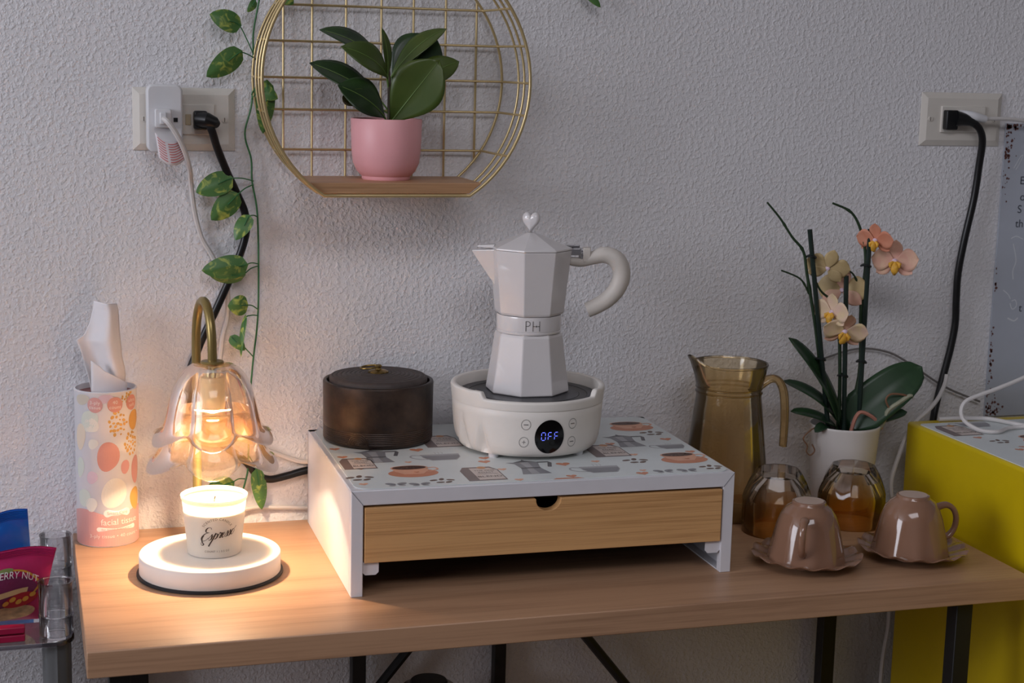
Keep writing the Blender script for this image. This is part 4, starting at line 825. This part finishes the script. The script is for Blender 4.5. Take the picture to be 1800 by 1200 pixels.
# ------------------------------------------------------------------ glass jug
AMB = glass('amber_glass', (1.0, .925, .78), clear=.84, ior=1.40, haze=.012, hcol=(1, .72, .35))
AMB2 = glass('deep_amber_glass', (1.0, .86, .62), clear=.78, ior=1.40, haze=.05, hcol=(1, .7, .3))
GC = (.3955, -.0850)
t = thing('glass_jug', 'amber glass jug with open handle standing behind the two tumblers', 'jug', (GC[0], GC[1], T))
dspt = math.atan2(-.10, -1)
gp = [(.046, T), (.0505, T + .002), (.0520, T + .008), (.0522, T + .030), (.0500, T + .060), (.0455, T + .100), (.0415, T + .135), (.0398, T + .150), (.0402, T + .156), (.0394, T + .1585), (.0412, T + .164), (.0432, T + .174), (.0452, T + .184), (.0462, T + .1885)]
th = .0024; gi = [(r - th, z + (0 if i else .004)) for i, (r, z) in enumerate(gp)][::-1]
allp = gp + gi
def jfn(a, i, r, z):
    d_ = abs(dd(a, dspt)); k_ = max(0, (z - T - .155) / .033)
    if d_ < .55 and k_ > 0:
        q = (math.cos(PI * d_ / .55) * .5 + .5); r += .0105 * q ** 1.5 * k_ ** 2; z += .0115 * q ** 1.3 * k_ ** 2
    return r, z
b_ = MB(); b_.ring(allp + [(.001, T + .006), (.001, T)], GC, 120, fn=jfn); b_.build('body', AMB, t, ang=60)
rim = []
for j in range(100):
    a = 2 * PI * j / 100; r, z = jfn(a, 0, .0452, T + .1890); rim.append((GC[0] + r * math.cos(a), GC[1] + r * math.sin(a), z))
MB().tube(rim, .0016, 8, closed=True).build('rim_bead', AMB, t)
for zz_, rr_ in ((T + .1545, .0402), (T + .1600, .0400)): MB().tube([(GC[0] + rr_ * math.cos(a), GC[1] + rr_ * math.sin(a), zz_) for a in np.linspace(0, 2 * PI, 61)[:-1]], .0011, 6, closed=True).build('neck_ring', AMB, t)
hj = [(.4350, -.0860, .9100), (.4480, -.0870, .9180), (.4590, -.0880, .9165), (.4660, -.0890, .905), (.4690, -.0895, .888), (.4700, -.0900, .862), (.4695, -.0900, .8335)]
hh = spl(hj, 6); MB().tube(hh, list(np.interp(np.linspace(0, 1, len(hh)), [0, .25, .6, 1], [.0095, .0085, .0086, .0076])), 12, flat=.6).build('handle', AMB2, t, ang=80)
# ------------------------------------------------------------------ upturned faceted tumblers
def tumbler_glass():
    m = glass('amber_fade_glass', (.97, .80, .48), clear=.84, ior=1.42, haze=.012, hcol=(1, .72, .35)); nt = m.node_tree; L = nt.links
    tc = NN(nt, 'ShaderNodeTexCoord'); sx = NN(nt, 'ShaderNodeSeparateXYZ'); L.new(tc.outputs['Object'], sx.inputs[0])
    cr = NN(nt, 'ShaderNodeValToRGB'); mr = NN(nt, 'ShaderNodeMapRange'); mr.inputs[1].default_value = .02; mr.inputs[2].default_value = .055; L.new(sx.outputs['Z'], mr.inputs[0]); L.new(mr.outputs[0], cr.inputs[0])
    cr.color_ramp.elements[0].color = (1.0, .82, .50, 1); cr.color_ramp.elements[1].color = (1.0, .96, .91, 1)
    for n in list(nt.nodes):
        if n.type in ('BSDF_GLASS', 'BSDF_TRANSPARENT'): L.new(cr.outputs[0], n.inputs['Color'])
    return m
TUMB = tumbler_glass()
def tumbler(cx, cy, zt_, rot, label):
    t = thing('glass_tumbler', label, 'glass', (cx, cy, T), 'upturned amber tumblers')
    h_ = zt_ - T
    po = [(.0405, T), (.0412, T + h_ * .22), (.0414, T + h_ * .52), (.0400, T + h_ * .60), (.0335, T + h_ * .82), (.0262, T + h_ * .985), (.0245, T + h_), (.001, T + h_)]
    pi_ = [(.001, T + h_ * .88), (.0205, T + h_ * .88), (.0300, T + h_ * .74), (.0372, T + h_ * .56), (.0388, T + h_ * .45), (.0385, T + h_ * .2), (.0380, T)]
    k = len(po); n = 80; N8 = 10
    def fn(a, i, r, z):
        w_ = {0: 0, 1: 0, 2: .6, 3: 1, 4: 1, 5: 1, 6: 1}.get(i, 0)
        if i >= k: w_ = 0
        q = (a - rot) % (2 * PI / N8) - PI / N8
        return r * (1 - w_ + w_ * math.cos(PI / N8) / math.cos(q) * 1.01), z
    MB().ring(po + pi_, (cx, cy), n, fn=fn).build('body', TUMB, t, ang=14)
tumbler(.4258, -.1687, .8265, .12, 'upturned amber glass tumbler next to the riser, behind the left cup')
tumbler(.5320, -.1560, .8235, .40, 'upturned amber glass tumbler in front of the white orchid pot')

# ------------------------------------------------------------------ upturned cups on scalloped saucers
CERB = M('mocha_glaze', (136, 101, 81), .12, var=.06, vscale=30, coat=.5)
CERP = M('unglazed_foot', (186, 164, 150), .6)
def saucer(cx, cy, rot, label):
    pr = [(.022, T), (.0235, T + .0005), (.024, T + .0025), (.040, T + .0055), (.052, T + .0095), (.0605, T + .0130), (.0612, T + .0138), (.0600, T + .0142), (.051, T + .0112), (.039, T + .0072), (.022, T + .0045), (.001, T + .0042), (.001, T)]
    def fn(a, i, r, z):
        k_ = max(0, (r - .034) / .027); s_ = math.cos(14 * (a - rot))
        return r * (1 + .012 * s_ * k_), z + .0016 * k_ * s_
    o = MB().ring(pr, (cx, cy), 168, fn=fn).build('saucer', CERB, ang=60)
    return tag(o, label, 'saucer', 'scalloped brown saucers')
saucer(.4006, -.2975, .1, 'scalloped brown saucer under the upturned cup nearer the riser')
saucer(.5334, -.2975, .3, 'scalloped brown saucer under the upturned cup nearer the yellow cabinet')
def cup(cx, cy, hdir, label):
    zc0 = T + .0080; t = thing('ceramic_cup', label, 'cup', (cx, cy, zc0), 'upturned brown cups')
    po = [(.0430, zc0), (.0424, zc0 + .004), (.0402, zc0 + .014), (.0372, zc0 + .028), (.0342, zc0 + .041), (.0305, zc0 + .051), (.0250, zc0 + .0585), (.0196, zc0 + .0622), (.0188, zc0 + .0630), (.0186, zc0 + .0655), (.0178, zc0 + .0664)]
    pi_ = [(.0148, zc0 + .0664), (.0142, zc0 + .0640), (.001, zc0 + .0636), (.001, zc0 + .0600), (.022, zc0 + .0570), (.0300, zc0 + .046), (.0370, zc0 + .018), (.0408, zc0)]
    def fn(a, i, r, z):
        k_ = max(0, 1 - (z - zc0) / .050); s_ = math.cos(10 * a)
        return r * (1 + .016 * s_ * k_), z + (.0010 * math.cos(10 * a) if z < zc0 + .002 else 0)
    MB().ring(po + pi_, (cx, cy), 120, fn=fn).build('body', CERB, t, ang=60)
    MB().lathe([(.0150, zc0 + .0650), (.0160, zc0 + .0666), (0, zc0 + .0668)], (cx, cy), 30).build('foot_well', CERP, t)
    hd = Vector((math.cos(hdir), math.sin(hdir), 0)); C_ = Vector((cx, cy, 0))
    def hp_(r, z): return tuple(C_ + hd * r + Vector((0, 0, zc0 + z)))
    pth = spl([hp_(.0290, .0510), hp_(.0395, .0535), hp_(.0485, .0490), hp_(.0530, .0390), hp_(.0520, .0270), hp_(.0460, .0180), hp_(.0385, .0150)], 6)
    MB().tube(pth, list(np.interp(np.linspace(0, 1, len(pth)), [0, .3, .7, 1], [.0052, .0042, .0040, .0050])), 12, flat=.8).build('handle', CERB, t, ang=80)
cup(.3985, -.3000, math.radians(-124), 'upturned brown cup with its handle facing the viewer')
cup(.5285, -.3000, math.radians(-8), 'upturned brown cup with its handle turned to the right')

# ------------------------------------------------------------------ orchid in a white pot
OC = (.5600, -.0780)
t = thing('potted_orchid', 'peach and cream orchid with staked stems in a white pot', 'potted orchid', (OC[0], OC[1], T))
zo = .8560
MB().ring([(.0335, T), (.0355, T + .001), (.0372, T + .012), (.0440, zo - .004), (.0446, zo - .001), (.0440, zo), (.0424, zo - .0004), (.0418, zo - .004), (.035, T + .03), (.001, T + .028), (.001, T)], OC, 72).build('pot', M('white_ceramic_pot', (208, 203, 200), .35, var=.01), t, ang=50)
MB().lathe([(.0410, zo - .016), (.03, zo - .012), (.015, zo - .010), (0, zo - .010)], OC, 40, fn=lambda a, i, r, z: (r, z + .003 * math.sin(7 * a + i * 2))).build('bark', M('bark_mix', (46, 36, 30), .9, var=.5, vscale=160, bump=1), t)
ST = M('orchid_stem', (40, 60, 38), .5, var=.15, vscale=90); STK = M('dark_green_stake', (24, 40, 34), .45); CLP = M('dark_clip', (20, 26, 26), .4)
yo = -.078
def sp_(pts, n=6): return spl([(x, yo if y is None else y, z) for x, y, z in pts], n)
# the plane y = -.078 is a little nearer than the one the sketch was measured on
def stem_(pts, r0, r1):
    pp = sp_([(x + (.0012 if i % 2 else -.0012), None, z) for i, (x, z) in enumerate(pts)]); rr_ = [q * (1.35 if i % 9 == 4 else 1) for i, q in enumerate(np.linspace(r0, r1, len(pp)))]; return MB().tube(pp, rr_, 8).build('flower_stem', ST, t, ang=80)
stem_([(.563, .846), (.545, .884), (.524, .930), (.5085, .988), (.497, 1.046), (.488, 1.074), (.474, 1.092), (.455, 1.114), (.4385, 1.134)], .0028, .0012)
stem_([(.552, .846), (.549, .900), (.5475, .958), (.5440, .980), (.538, 1.002), (.531, 1.012), (.518, 1.0240), (.506, 1.038), (.503, 1.0460)], .0026, .0010)
stem_([(.571, .846), (.576, .928), (.5745, 1.000), (.5745, 1.059), (.5690, 1.095), (.551, 1.121), (.5265, 1.133)], .0032, .0013)
stem_([(.5010, 1.0215), (.486, 1.040), (.462, 1.051)], .0013, .0010); stem_([(.5720, 1.024), (.557, 1.046), (.536, 1.056)], .0013, .0010)
for a_, b_ in (((.535, .845), (.493, 1.1015)), ((.5560, .845), (.5465, 1.0440)), ((.5760, .845), (.5755, 1.1015))):
    MB().tube([(a_[0], yo - .0062, a_[1]), (b_[0], yo - .0062, b_[1])], .0031, 8).build('stake', STK, t)
for cx_, cz_ in ((.4985, 1.068), (.5195, .940), (.5475, .985), (.5515, .918), (.5765, .935), (.5745, 1.056)):
    MB().tube([(cx_ + .0052 * math.cos(a), yo - .003 + .0080 * math.sin(a), cz_ + .001 * math.sin(2 * a)) for a in np.linspace(0, 2 * PI, 16)[:-1]], .0013, 6, closed=True).build('clip', CLP, t)
OL = [((.552, yo, .853), (.4735, yo - .004, .9680), .036, (.75, -.6, .25), .010), ((.556, yo, .850), (.4735, yo + .006, .912), .024, (.3, -.55, .8), .012), ((.545, yo - .004, .853), (.4785, yo - .010, .8765), .018, (.1, -.5, .9), .006),
      ((.560, yo, .852), (.659, yo - .010, .9270), .055, (-.35, -.85, .45), .012), ((.572, yo - .008, .853), (.636, yo - .020, .8715), .020, (-.1, -.6, .8), .004), ((.528, yo - .012, .856), (.506, yo - .024, .852), .013, (.1, -.5, .9), .004)]
for b_, tp_, w, nn, bd in OL:
    lm, (B, ax, N, sd, Ln, bn, cu) = leaf(b_, tp_, w, nn, bd, .18, 'strap', 14, 8); lf = lm.build('leaf', ORCHL, t, ang=80, solid=.0012)
RT = M('aerial_root', (150, 150, 128), .6, var=.15, vscale=80); RT2 = M('dry_root', (122, 88, 66), .7)
MB().tube(sp_([(.592, -.100, .846), (.600, -.104, .862), (.604, -.106, .876), (.617, -.108, .886), (.631, -.108, .894), (.636, -.108, .893)]), .0028, 7).build('root', RT, t)
MB().tube(sp_([(.606, -.106, .878), (.600, -.106, .890), (.6065, -.106, .897), (.621, -.108, .8965), (.629, -.108, .894)]), .0013, 6).build('root', RT2, t)
MB().tube(sp_([(.520, -.090, .858), (.505, -.094, .853), (.494, -.096, .8435), (.5000, -.096, .834), (.4995, -.096, .826), (.505, -.096, .8215), (.5105, -.096, .827), (.5065, -.096, .835)]), .0009, 6).build('root', RT2, t)
MB().tube(sp_([(.5600, -.095, .849), (.5640, -.098, .868), (.572, -.099, .874), (.588, -.101, .866), (.600, -.100, .852)]), .0024, 6).build('root', M('pink_root', (176, 120, 104), .6), t)
PTL = leafmat('peach_petal', (214, 164, 146), (224, 188, 160), 40, .55, .35, .7, .3); PTC = leafmat('cream_petal', (226, 204, 160), (228, 196, 176), 45, .55, .35, .7, .3)
PTO = leafmat('coral_petal', (206, 132, 104), (216, 154, 128), 40, .55, .35, .7, .3); PTB = leafmat('olive_cream_petal', (190, 166, 120), (206, 184, 140), 40, .55, .35, .7, .3)
LIP = M('yellow_lip', (222, 168, 60), .5, var=.15, vscale=200); CTR = M('petal_centre', (228, 204, 220), .5)
def flower(c, face, up, s, mats, lip=True, spread=1.0):
    F_ = Vector(face).normalized(); U_ = Vector(up); U_ = (U_ - F_ * U_.dot(F_)).normalized(); Rr = U_.cross(F_); C_ = Vector(c)
    core = MB(); core.tube([tuple(C_ - F_ * .003), tuple(C_ + F_ * .001), tuple(C_ + F_ * .004)], [.0012 * s / .02, .0028 * s / .02, .0014 * s / .02], 10)
    fo = core.build('flower', CTR, t)
    for k, (ang, ln, wd, off, mt) in enumerate(((90, 1.0, .68, -.0006, 1), (214, .98, .62, -.0006, 1), (326, .98, .62, -.0006, 1), (172, 1.08, 1.08, .0006, 0), (8, 1.08, 1.08, .0006, 0))):
        a = math.radians(ang); dv = Rr * math.cos(a) + U_ * math.sin(a)
        b_ = C_ + F_ * off; tp_ = b_ + dv * s * ln + F_ * (.10 * s * spread)
        lm, _ = leaf(tuple(b_), tuple(tp_), wd * s, tuple(F_), -.06 * s, .10, 'obovate', 8, 6); lm.build('petal', mats[mt], fo, ang=80, solid=.0005)
    if lip:
        l_ = MB(); b_ = C_ + F_ * .002
        l_.tube([tuple(b_), tuple(b_ - U_ * .25 * s + F_ * .16 * s), tuple(b_ - U_ * .45 * s + F_ * .15 * s), tuple(b_ - U_ * .62 * s + F_ * .05 * s)], [.10 * s, .20 * s, .17 * s, .06 * s], 10, flat=.6)
        for sx in (-1, 1): l_.tube([tuple(b_ + Rr * sx * .04 * s), tuple(b_ + Rr * sx * .22 * s - U_ * .12 * s + F_ * .16 * s), tuple(b_ + Rr * sx * .20 * s - U_ * .28 * s + F_ * .22 * s)], [.05 * s, .09 * s, .04 * s], 8)
        l_.build('lip', LIP, fo, ang=80)
    return fo
fc = (-.50, -.86, .0)
flower((.6080, -.092, 1.0620), (-.45, -.88, .05), (0, 0, 1), .0270, (PTL, PTL))
flower((.5790, -.092, 1.0885), (-.72, -.60, -.30), (.05, 0, 1), .0225, (PTO, PTO), spread=.3)
flower((.5205, -.084, 1.0535), (.35, .75, .35), (.25, 0, 1), .0260, (PTB, PTB), lip=False)
flower((.5500, -.070, 1.0240), (.55, .75, .0), (0, 0, 1), .0300, (PTB, PTL), lip=False)
flower((.5220, -.098, 1.0010), (-.85, -.48, -.05), (.1, 0, 1), .0240, (PTC, PTC))
flower((.5400, -.100, .9770), (-.25, -.85, -.45), (.1, -.3, 1), .0270, (PTC, PTL))

# ------------------------------------------------------------------ yellow cabinet and what stands on it
t = thing('yellow_cabinet', 'bright yellow cabinet standing at the right end of the table', 'cabinet', (.88, -.27, 0))
YEL = M('yellow_lacquer', (205, 178, 14), .32, var=.02)
zc_ = .852
MB().box(.6555, 1.10, -.52, -.066, .04, zc_).build('body', YEL, t, bevel=.004, segs=3)
MB().box(.67, 1.085, -.50, -.08, 0, .04).build('plinth', BLACKM, t)
for sx in (0, 1):
    dr = MB().box(.660 + sx * .220, .875 + sx * .220, -.536, -.5205, .05, zc_ - .006).build('door', YEL, t, bevel=.002)
    MB().tube([(.862 + sx * .031, -.545, .50), (.862 + sx * .031, -.556, .51), (.862 + sx * .031, -.556, .61), (.862 + sx * .031, -.545, .62)], .004, 8).build('handle', STEEL, dr)
t = thing('patterned_liner', 'white coffee printed sheet lying on top of the yellow cabinet', 'liner', (.88, -.28, zc_))
MB().prism(rrect(.660, 1.09, -.515, -.088, .006), zc_ + .0001, zc_ + .0010, 'z').build('sheet', PAPER, t, smooth=False)
pm = MB(); cup_, moka_, bag_, gcup_, beans_, hrt_, bfly_ = motifs(pm, zc_ + .0010)
cup_(.765, -.190); bag_(.688, -.130); gcup_(.73, -.105); moka_(.755, -.275); bag_(.690, -.330); cup_(.86, -.12); beans_(.708, -.196, .9); hrt_(.692, -.172, .006); hrt_(.707, -.238, .006); hrt_(.718, -.226, .004); hrt_(.725, -.28, .006); gcup_(.79, -.35); moka_(.86, -.22); cup_(.70, -.42); bag_(.80, -.44); hrt_(.75, -.36, .006); beans_(.75, -.40)
tag(pm.build('print', PRL, t, smooth=False), kind='stuff')
zk = zc_ + .0010
t = thing('white_charger', 'white charger box at the right edge on the yellow cabinet', 'charger', (.815, -.165, zk))
MB().box(.7860, .842, -.205, -.135, zk, zk + .034).build('body', WHITEP, t, bevel=.004, segs=3)
MB().tube(spl([(.79, -.150, zk + .006), (.772, -.142, zk + .0035), (.750, -.146, zk + .003), (.728, -.160, zk + .003), (.7080, -.152, zk + .004), (.6960, -.136, zk + .012), (.6930, -.130, zk + .024), (.7000, -.128, zk + .036), (.7200, -.128, zk + .0435), (.7450, -.128, zk + .0510), (.7850, -.128, zk + .0650), (.83, -.125, zk + .085), (.86, -.11, zk + .15)], 8), .0026, 8).build('cable', WC, t)
MB().tube(spl([(.6950, -.078, zc_ + .0032), (.7150, -.082, zk + .0034), (.7365, -.086, zk + .0036), (.7580, -.092, zk + .0034), (.7720, -.112, zk + .003), (.7800, -.130, zk + .003), (.79, -.142, zk + .003)], 6), .0028, 8).build('cable_return', WC, t)

# ------------------------------------------------------------------ laminated notice on the wall
t = thing('laminated_notice', 'worn laminated notice taped to the wall at the right edge', 'notice', (.96, 0, 1.03))
MB().box(.8120, 1.10, -.0035, -.0005, .838, 1.2305).build('sheet', M('laminated_paper', (182, 188, 200), .14, var=.03, vscale=18, bump=.25, bscale=25, coat=.4), t)
sm = MB(); rn = random.Random(4)
for k in range(150):
    e_ = rn.random()
    if e_ < .35: x_, z_ = .8125 + abs(rn.gauss(0, .006)), 1.2300 - abs(rn.gauss(0, .05))
    elif e_ < .55: x_, z_ = .8125 + abs(rn.gauss(0, .02)), 1.2300 - abs(rn.gauss(0, .006))
    elif e_ < .8: x_, z_ = .8125 + abs(rn.gauss(0, .004)), .84 + abs(rn.gauss(0, .11))
    else: x_, z_ = .8125 + abs(rn.gauss(0, .014)), .8395 + abs(rn.gauss(0, .012))
    q = rn.uniform(.0006, .0024)
    sm.fan([(x_ + q * rn.uniform(.5, 1.2) * math.cos(i), z_ + q * rn.uniform(.6, 1.4) * math.sin(i)) for i in np.linspace(0, 2 * PI, 8)[:-1]], lambda u, v: (max(u, .8121), -.0037, min(max(v, .8385), 1.2302)))
sf = MB()
for pts_, w_ in (([(.836, 1.072), (.842, 1.050), (.8385, 1.036), (.8400, 1.024)], .0007), ([(.828, 1.172), (.836, 1.186), (.8405, 1.189), (.836, 1.178), (.831, 1.170)], .0005), ([(.838, .992), (.842, .984), (.848, .988), (.846, .996), (.840, .995)], .0007), ([(.836, .972), (.846, .968), (.852, .972)], .0010), ([(.832, 1.079), (.840, 1.082), (.850, 1.078)], .0006), ([(.826, 1.01), (.834, 1.004), (.838, .998)], .0006)):
    sf.ribbon(spl2(pts_, 6), w_, lambda u, v: (u, -.0036, v))
tag(sf.build('crease_marks', M('pale_crease', (214, 218, 224), .4), t, smooth=False), kind='stuff')
tag(sm.build('stain_flecks', M('rust_brown_stain', (104, 66, 60), .7), t, smooth=False), kind='stuff')
lt = MB()
for tx_, x_, z_ in (('E', .8385, 1.1555), ('o', .8405, 1.134), ('S', .8380, 1.1175), ('th', .8365, 1.0985), ('t', .8520, .985)):
    lt.text(tx_, .0150, lambda u, v, x_=x_, z_=z_: (x_ + u, -.0038, z_ + v), 0, 1.0, 'LEFT')
lt.build('printed_text', M('faded_black_ink', (70, 74, 84), .5, var=0), t, smooth=False)

# ------------------------------------------------------------------ clear organiser with snack bags at the left
ACR = glass('clear_acrylic', (.965, .97, .975), clear=.92, ior=1.3, gl=.6)
ACR2 = glass('clear_connector_plastic', (.96, .965, .97), clear=.86, ior=1.35, gl=.9)
t = thing('acrylic_cart', 'clear acrylic shelf cart with grey posts left of the table', 'cart', (-.52, -.12, 0))
zq = .700
tr_ = MB(); tr_.prism(rrect(-.66, -.3865, -.222, -.012, .02, 6), zq - .004, zq, 'z')
tr_.build('tray', ACR, t, smooth=False, bevel=.0008)
lipm = MB(); rr_ = rrect(-.66, -.3865, -.222, -.012, .02, 6)
lipm.tube([(x, y, zq - .003) for x, y in rr_], .0022, 6, closed=True).build('tray_edge', glass('smoky_acrylic', (.62, .60, .64), clear=.8, ior=1.3), t)
GREYT = M('grey_metal_tube', (120, 122, 124), .4, .5)
for px_, py_ in ((-.4022, -.2000), (-.3985, -.0320), (-.64, -.20), (-.64, -.032)):
    for i, (za, zb_) in enumerate(((zq + .0010, zq + .0220), (zq + .0225, zq + .0580))):
        MB().ring([(.0165, za), (.0172, za + .001), (.0168, zb_ - .0015), (.0178, zb_ - .001), (.0178, zb_), (.0158, zb_), (.0150, zb_ - .002), (.0150, za)], (px_, py_), 40).build('connector', ACR2, t, ang=50)
    MB().lathe([(.0146, 0), (.0146, zq - .0045), (0, zq - .0045)], (px_, py_), 20, fn=lambda a, i, r, z: (r * (1 - (.10 if abs(math.sin(4 * a)) > .93 else 0)), z)).build('post', GREYT, t)
lw = MB(); lw.prism(rrect(-.66, -.3865, -.222, -.012, .02, 6), .30, .304, 'z'); lw.build('tray', ACR, t, smooth=False)
def bag(name, corners, bulge, mat, label, cat, crimp, nu=30, nv=20):
    t = thing(name, label, cat, tuple((Vector(corners[0]) + Vector(corners[1])) / 2)); A, B, C_, D = [Vector(c) for c in corners]   # bottom-left, bottom-right, top-right, top-left
    N = (B - A).cross(D - A).normalized()
    if N.y > 0: N = -N
    rn = random.Random(len(label))
    def f(u, v, s=1):
        p = (A * (1 - u) + B * u) * (1 - v) + (D * (1 - u) + C_ * u) * v
        q = (math.sin(PI * u) ** .6) * (math.sin(PI * min(1, v / .88)) ** .7 if v < .88 else 0)
        wr = .0016 * math.sin(14 * u + 5 * v) * math.sin(9 * v) * (1 if v < .88 else .3)
        return p + N * (s * bulge * q + wr) + Vector((0, 0, .0035 * math.sin(9 * u) * v))
    m_ = MB(); m_.grid(lambda u, v: tuple(f(u, v)), nu, nv); m_.grid(lambda u, v: tuple(f(u, v, -.8) - N * .0006), nu, nv)
    m_.build('pouch', mat, t, ang=80)
    cr_ = MB()
    for k in range(6):
        v_ = .90 + k * .017; cr_.tube([tuple(f(u, v_) + N * .0004) for u in np.linspace(.01, .99, 14)], .0006, 5)
    cr_.build('crimp_seal', mat, t)
    return t, (lambda u, v, off=.0006: tuple(f(u, v) + N * off))
BLUE = M('blue_foil', (14, 84, 176), .25, var=.12, vscale=40, bump=.5, bscale=40); PINK = M('magenta_foil', (178, 40, 98), .28, var=.12, vscale=40, bump=.5, bscale=40)
t, f = bag('snack_bag', ((-.555, -.085, zq + .002), (-.4235, -.080, zq + .002), (-.4275, -.100, .8065), (-.560, -.104, .790)), .016, BLUE, 'blue foil snack bag behind the magenta one on the clear cart', 'snack bag', True)
tw = MB(); tw.text('Snack', .25, lambda u, v: f(min(1, max(0, .72 + u * .35)), min(1, max(0, .45 + v * .5 + u * .08)))) if False else None
tw.ribbon([(u, .44 + .04 * math.sin(u * 40)) for u in np.linspace(.72, .90, 30)], .012, f); tw.ribbon(spl2([(.70, .52), (.80, .56), (.90, .52), (.92, .46), (.86, .42)], 6), .010, f)
tw.build('white_logo_strokes', M('white_foil_print', (206, 210, 220), .4), t)
t, f = bag('snack_bag', ((-.555, -.152, zq + .002), (-.4185, -.152, zq + .002), (-.4000, -.196, .790), (-.560, -.200, .798)), .020, PINK, 'magenta cranberry nut snack bag at the front of the clear cart', 'snack bag', True)
pb = MB(); LAB = [M('snack_purple', (120, 44, 84), .4), M('snack_white', (228, 220, 222), .4), M('snack_gold', (206, 150, 60), .4), M('snack_nuts', (186, 150, 112), .5, var=.35, vscale=120), M('snack_red', (168, 34, 44), .4), M('snack_cream', (208, 176, 128), .4), M('snack_green', (128, 140, 84), .4)]
fm = lambda off: (lambda u, v: f(min(.995, max(.005, u)), min(.88, max(.01, v)), off))
pb.fan(ell(.66, .50, .27, .24, 36), fm(.0006), 0, 6)
pb.ribbon(spl2([(.46, .76), (.66, .80), (.82, .76), (.93, .60), (.90, .46)], 8), .008, fm(.0010), 2)
pb.fan(ell(.70, .22, .24, .15, 30), fm(.0012), 3, 5)
pb.ribbon([(u, .54 - .05 * (u - .7)) for u in np.linspace(.5, .86, 14)], .032, fm(.0012), 5)
pb.fan(ell(.82, .42, .12, .09, 20), fm(.0014), 4, 4)
for k in range(5): pb.fan(ell(.72 + k * .045, .43 + .03 * math.sin(k * 2), .022, .032, 12), fm(.0018), 2, 2)
pb.fan(ell(.70, .80, .05, .025, 16), fm(.0012), 6, 2)
pb.text('CRANBERRY NUT', .092, lambda u, v: fm(.0018)(.70 + u * .60, .755 + v * 1.15 - .75 * max(0, u + .02) ** 2), 1, 1.0)
pb.build('printed_front', LAB, t, smooth=False)
t = thing('bag_clip', 'red plastic bag clip lying on the clear cart', 'clip', (-.45, -.213, zq))
rc = M('crimson_plastic', (150, 22, 62), .35)
for k, dz in ((0, 0), (1, .0085)):
    MB().prism([(-.500, -.2200), (-.4330, -.2170), (-.4330, -.2080), (-.4480, -.2060), (-.500, -.2060)], zq + .0012 + dz, zq + .0085 + dz, 'z').build('jaw', rc, t, bevel=.0012)
MB().tube([(-.470, -.2195, zq + .0095), (-.470, -.2065, zq + .0095)], .0075, 14).build('pivot', rc, t)
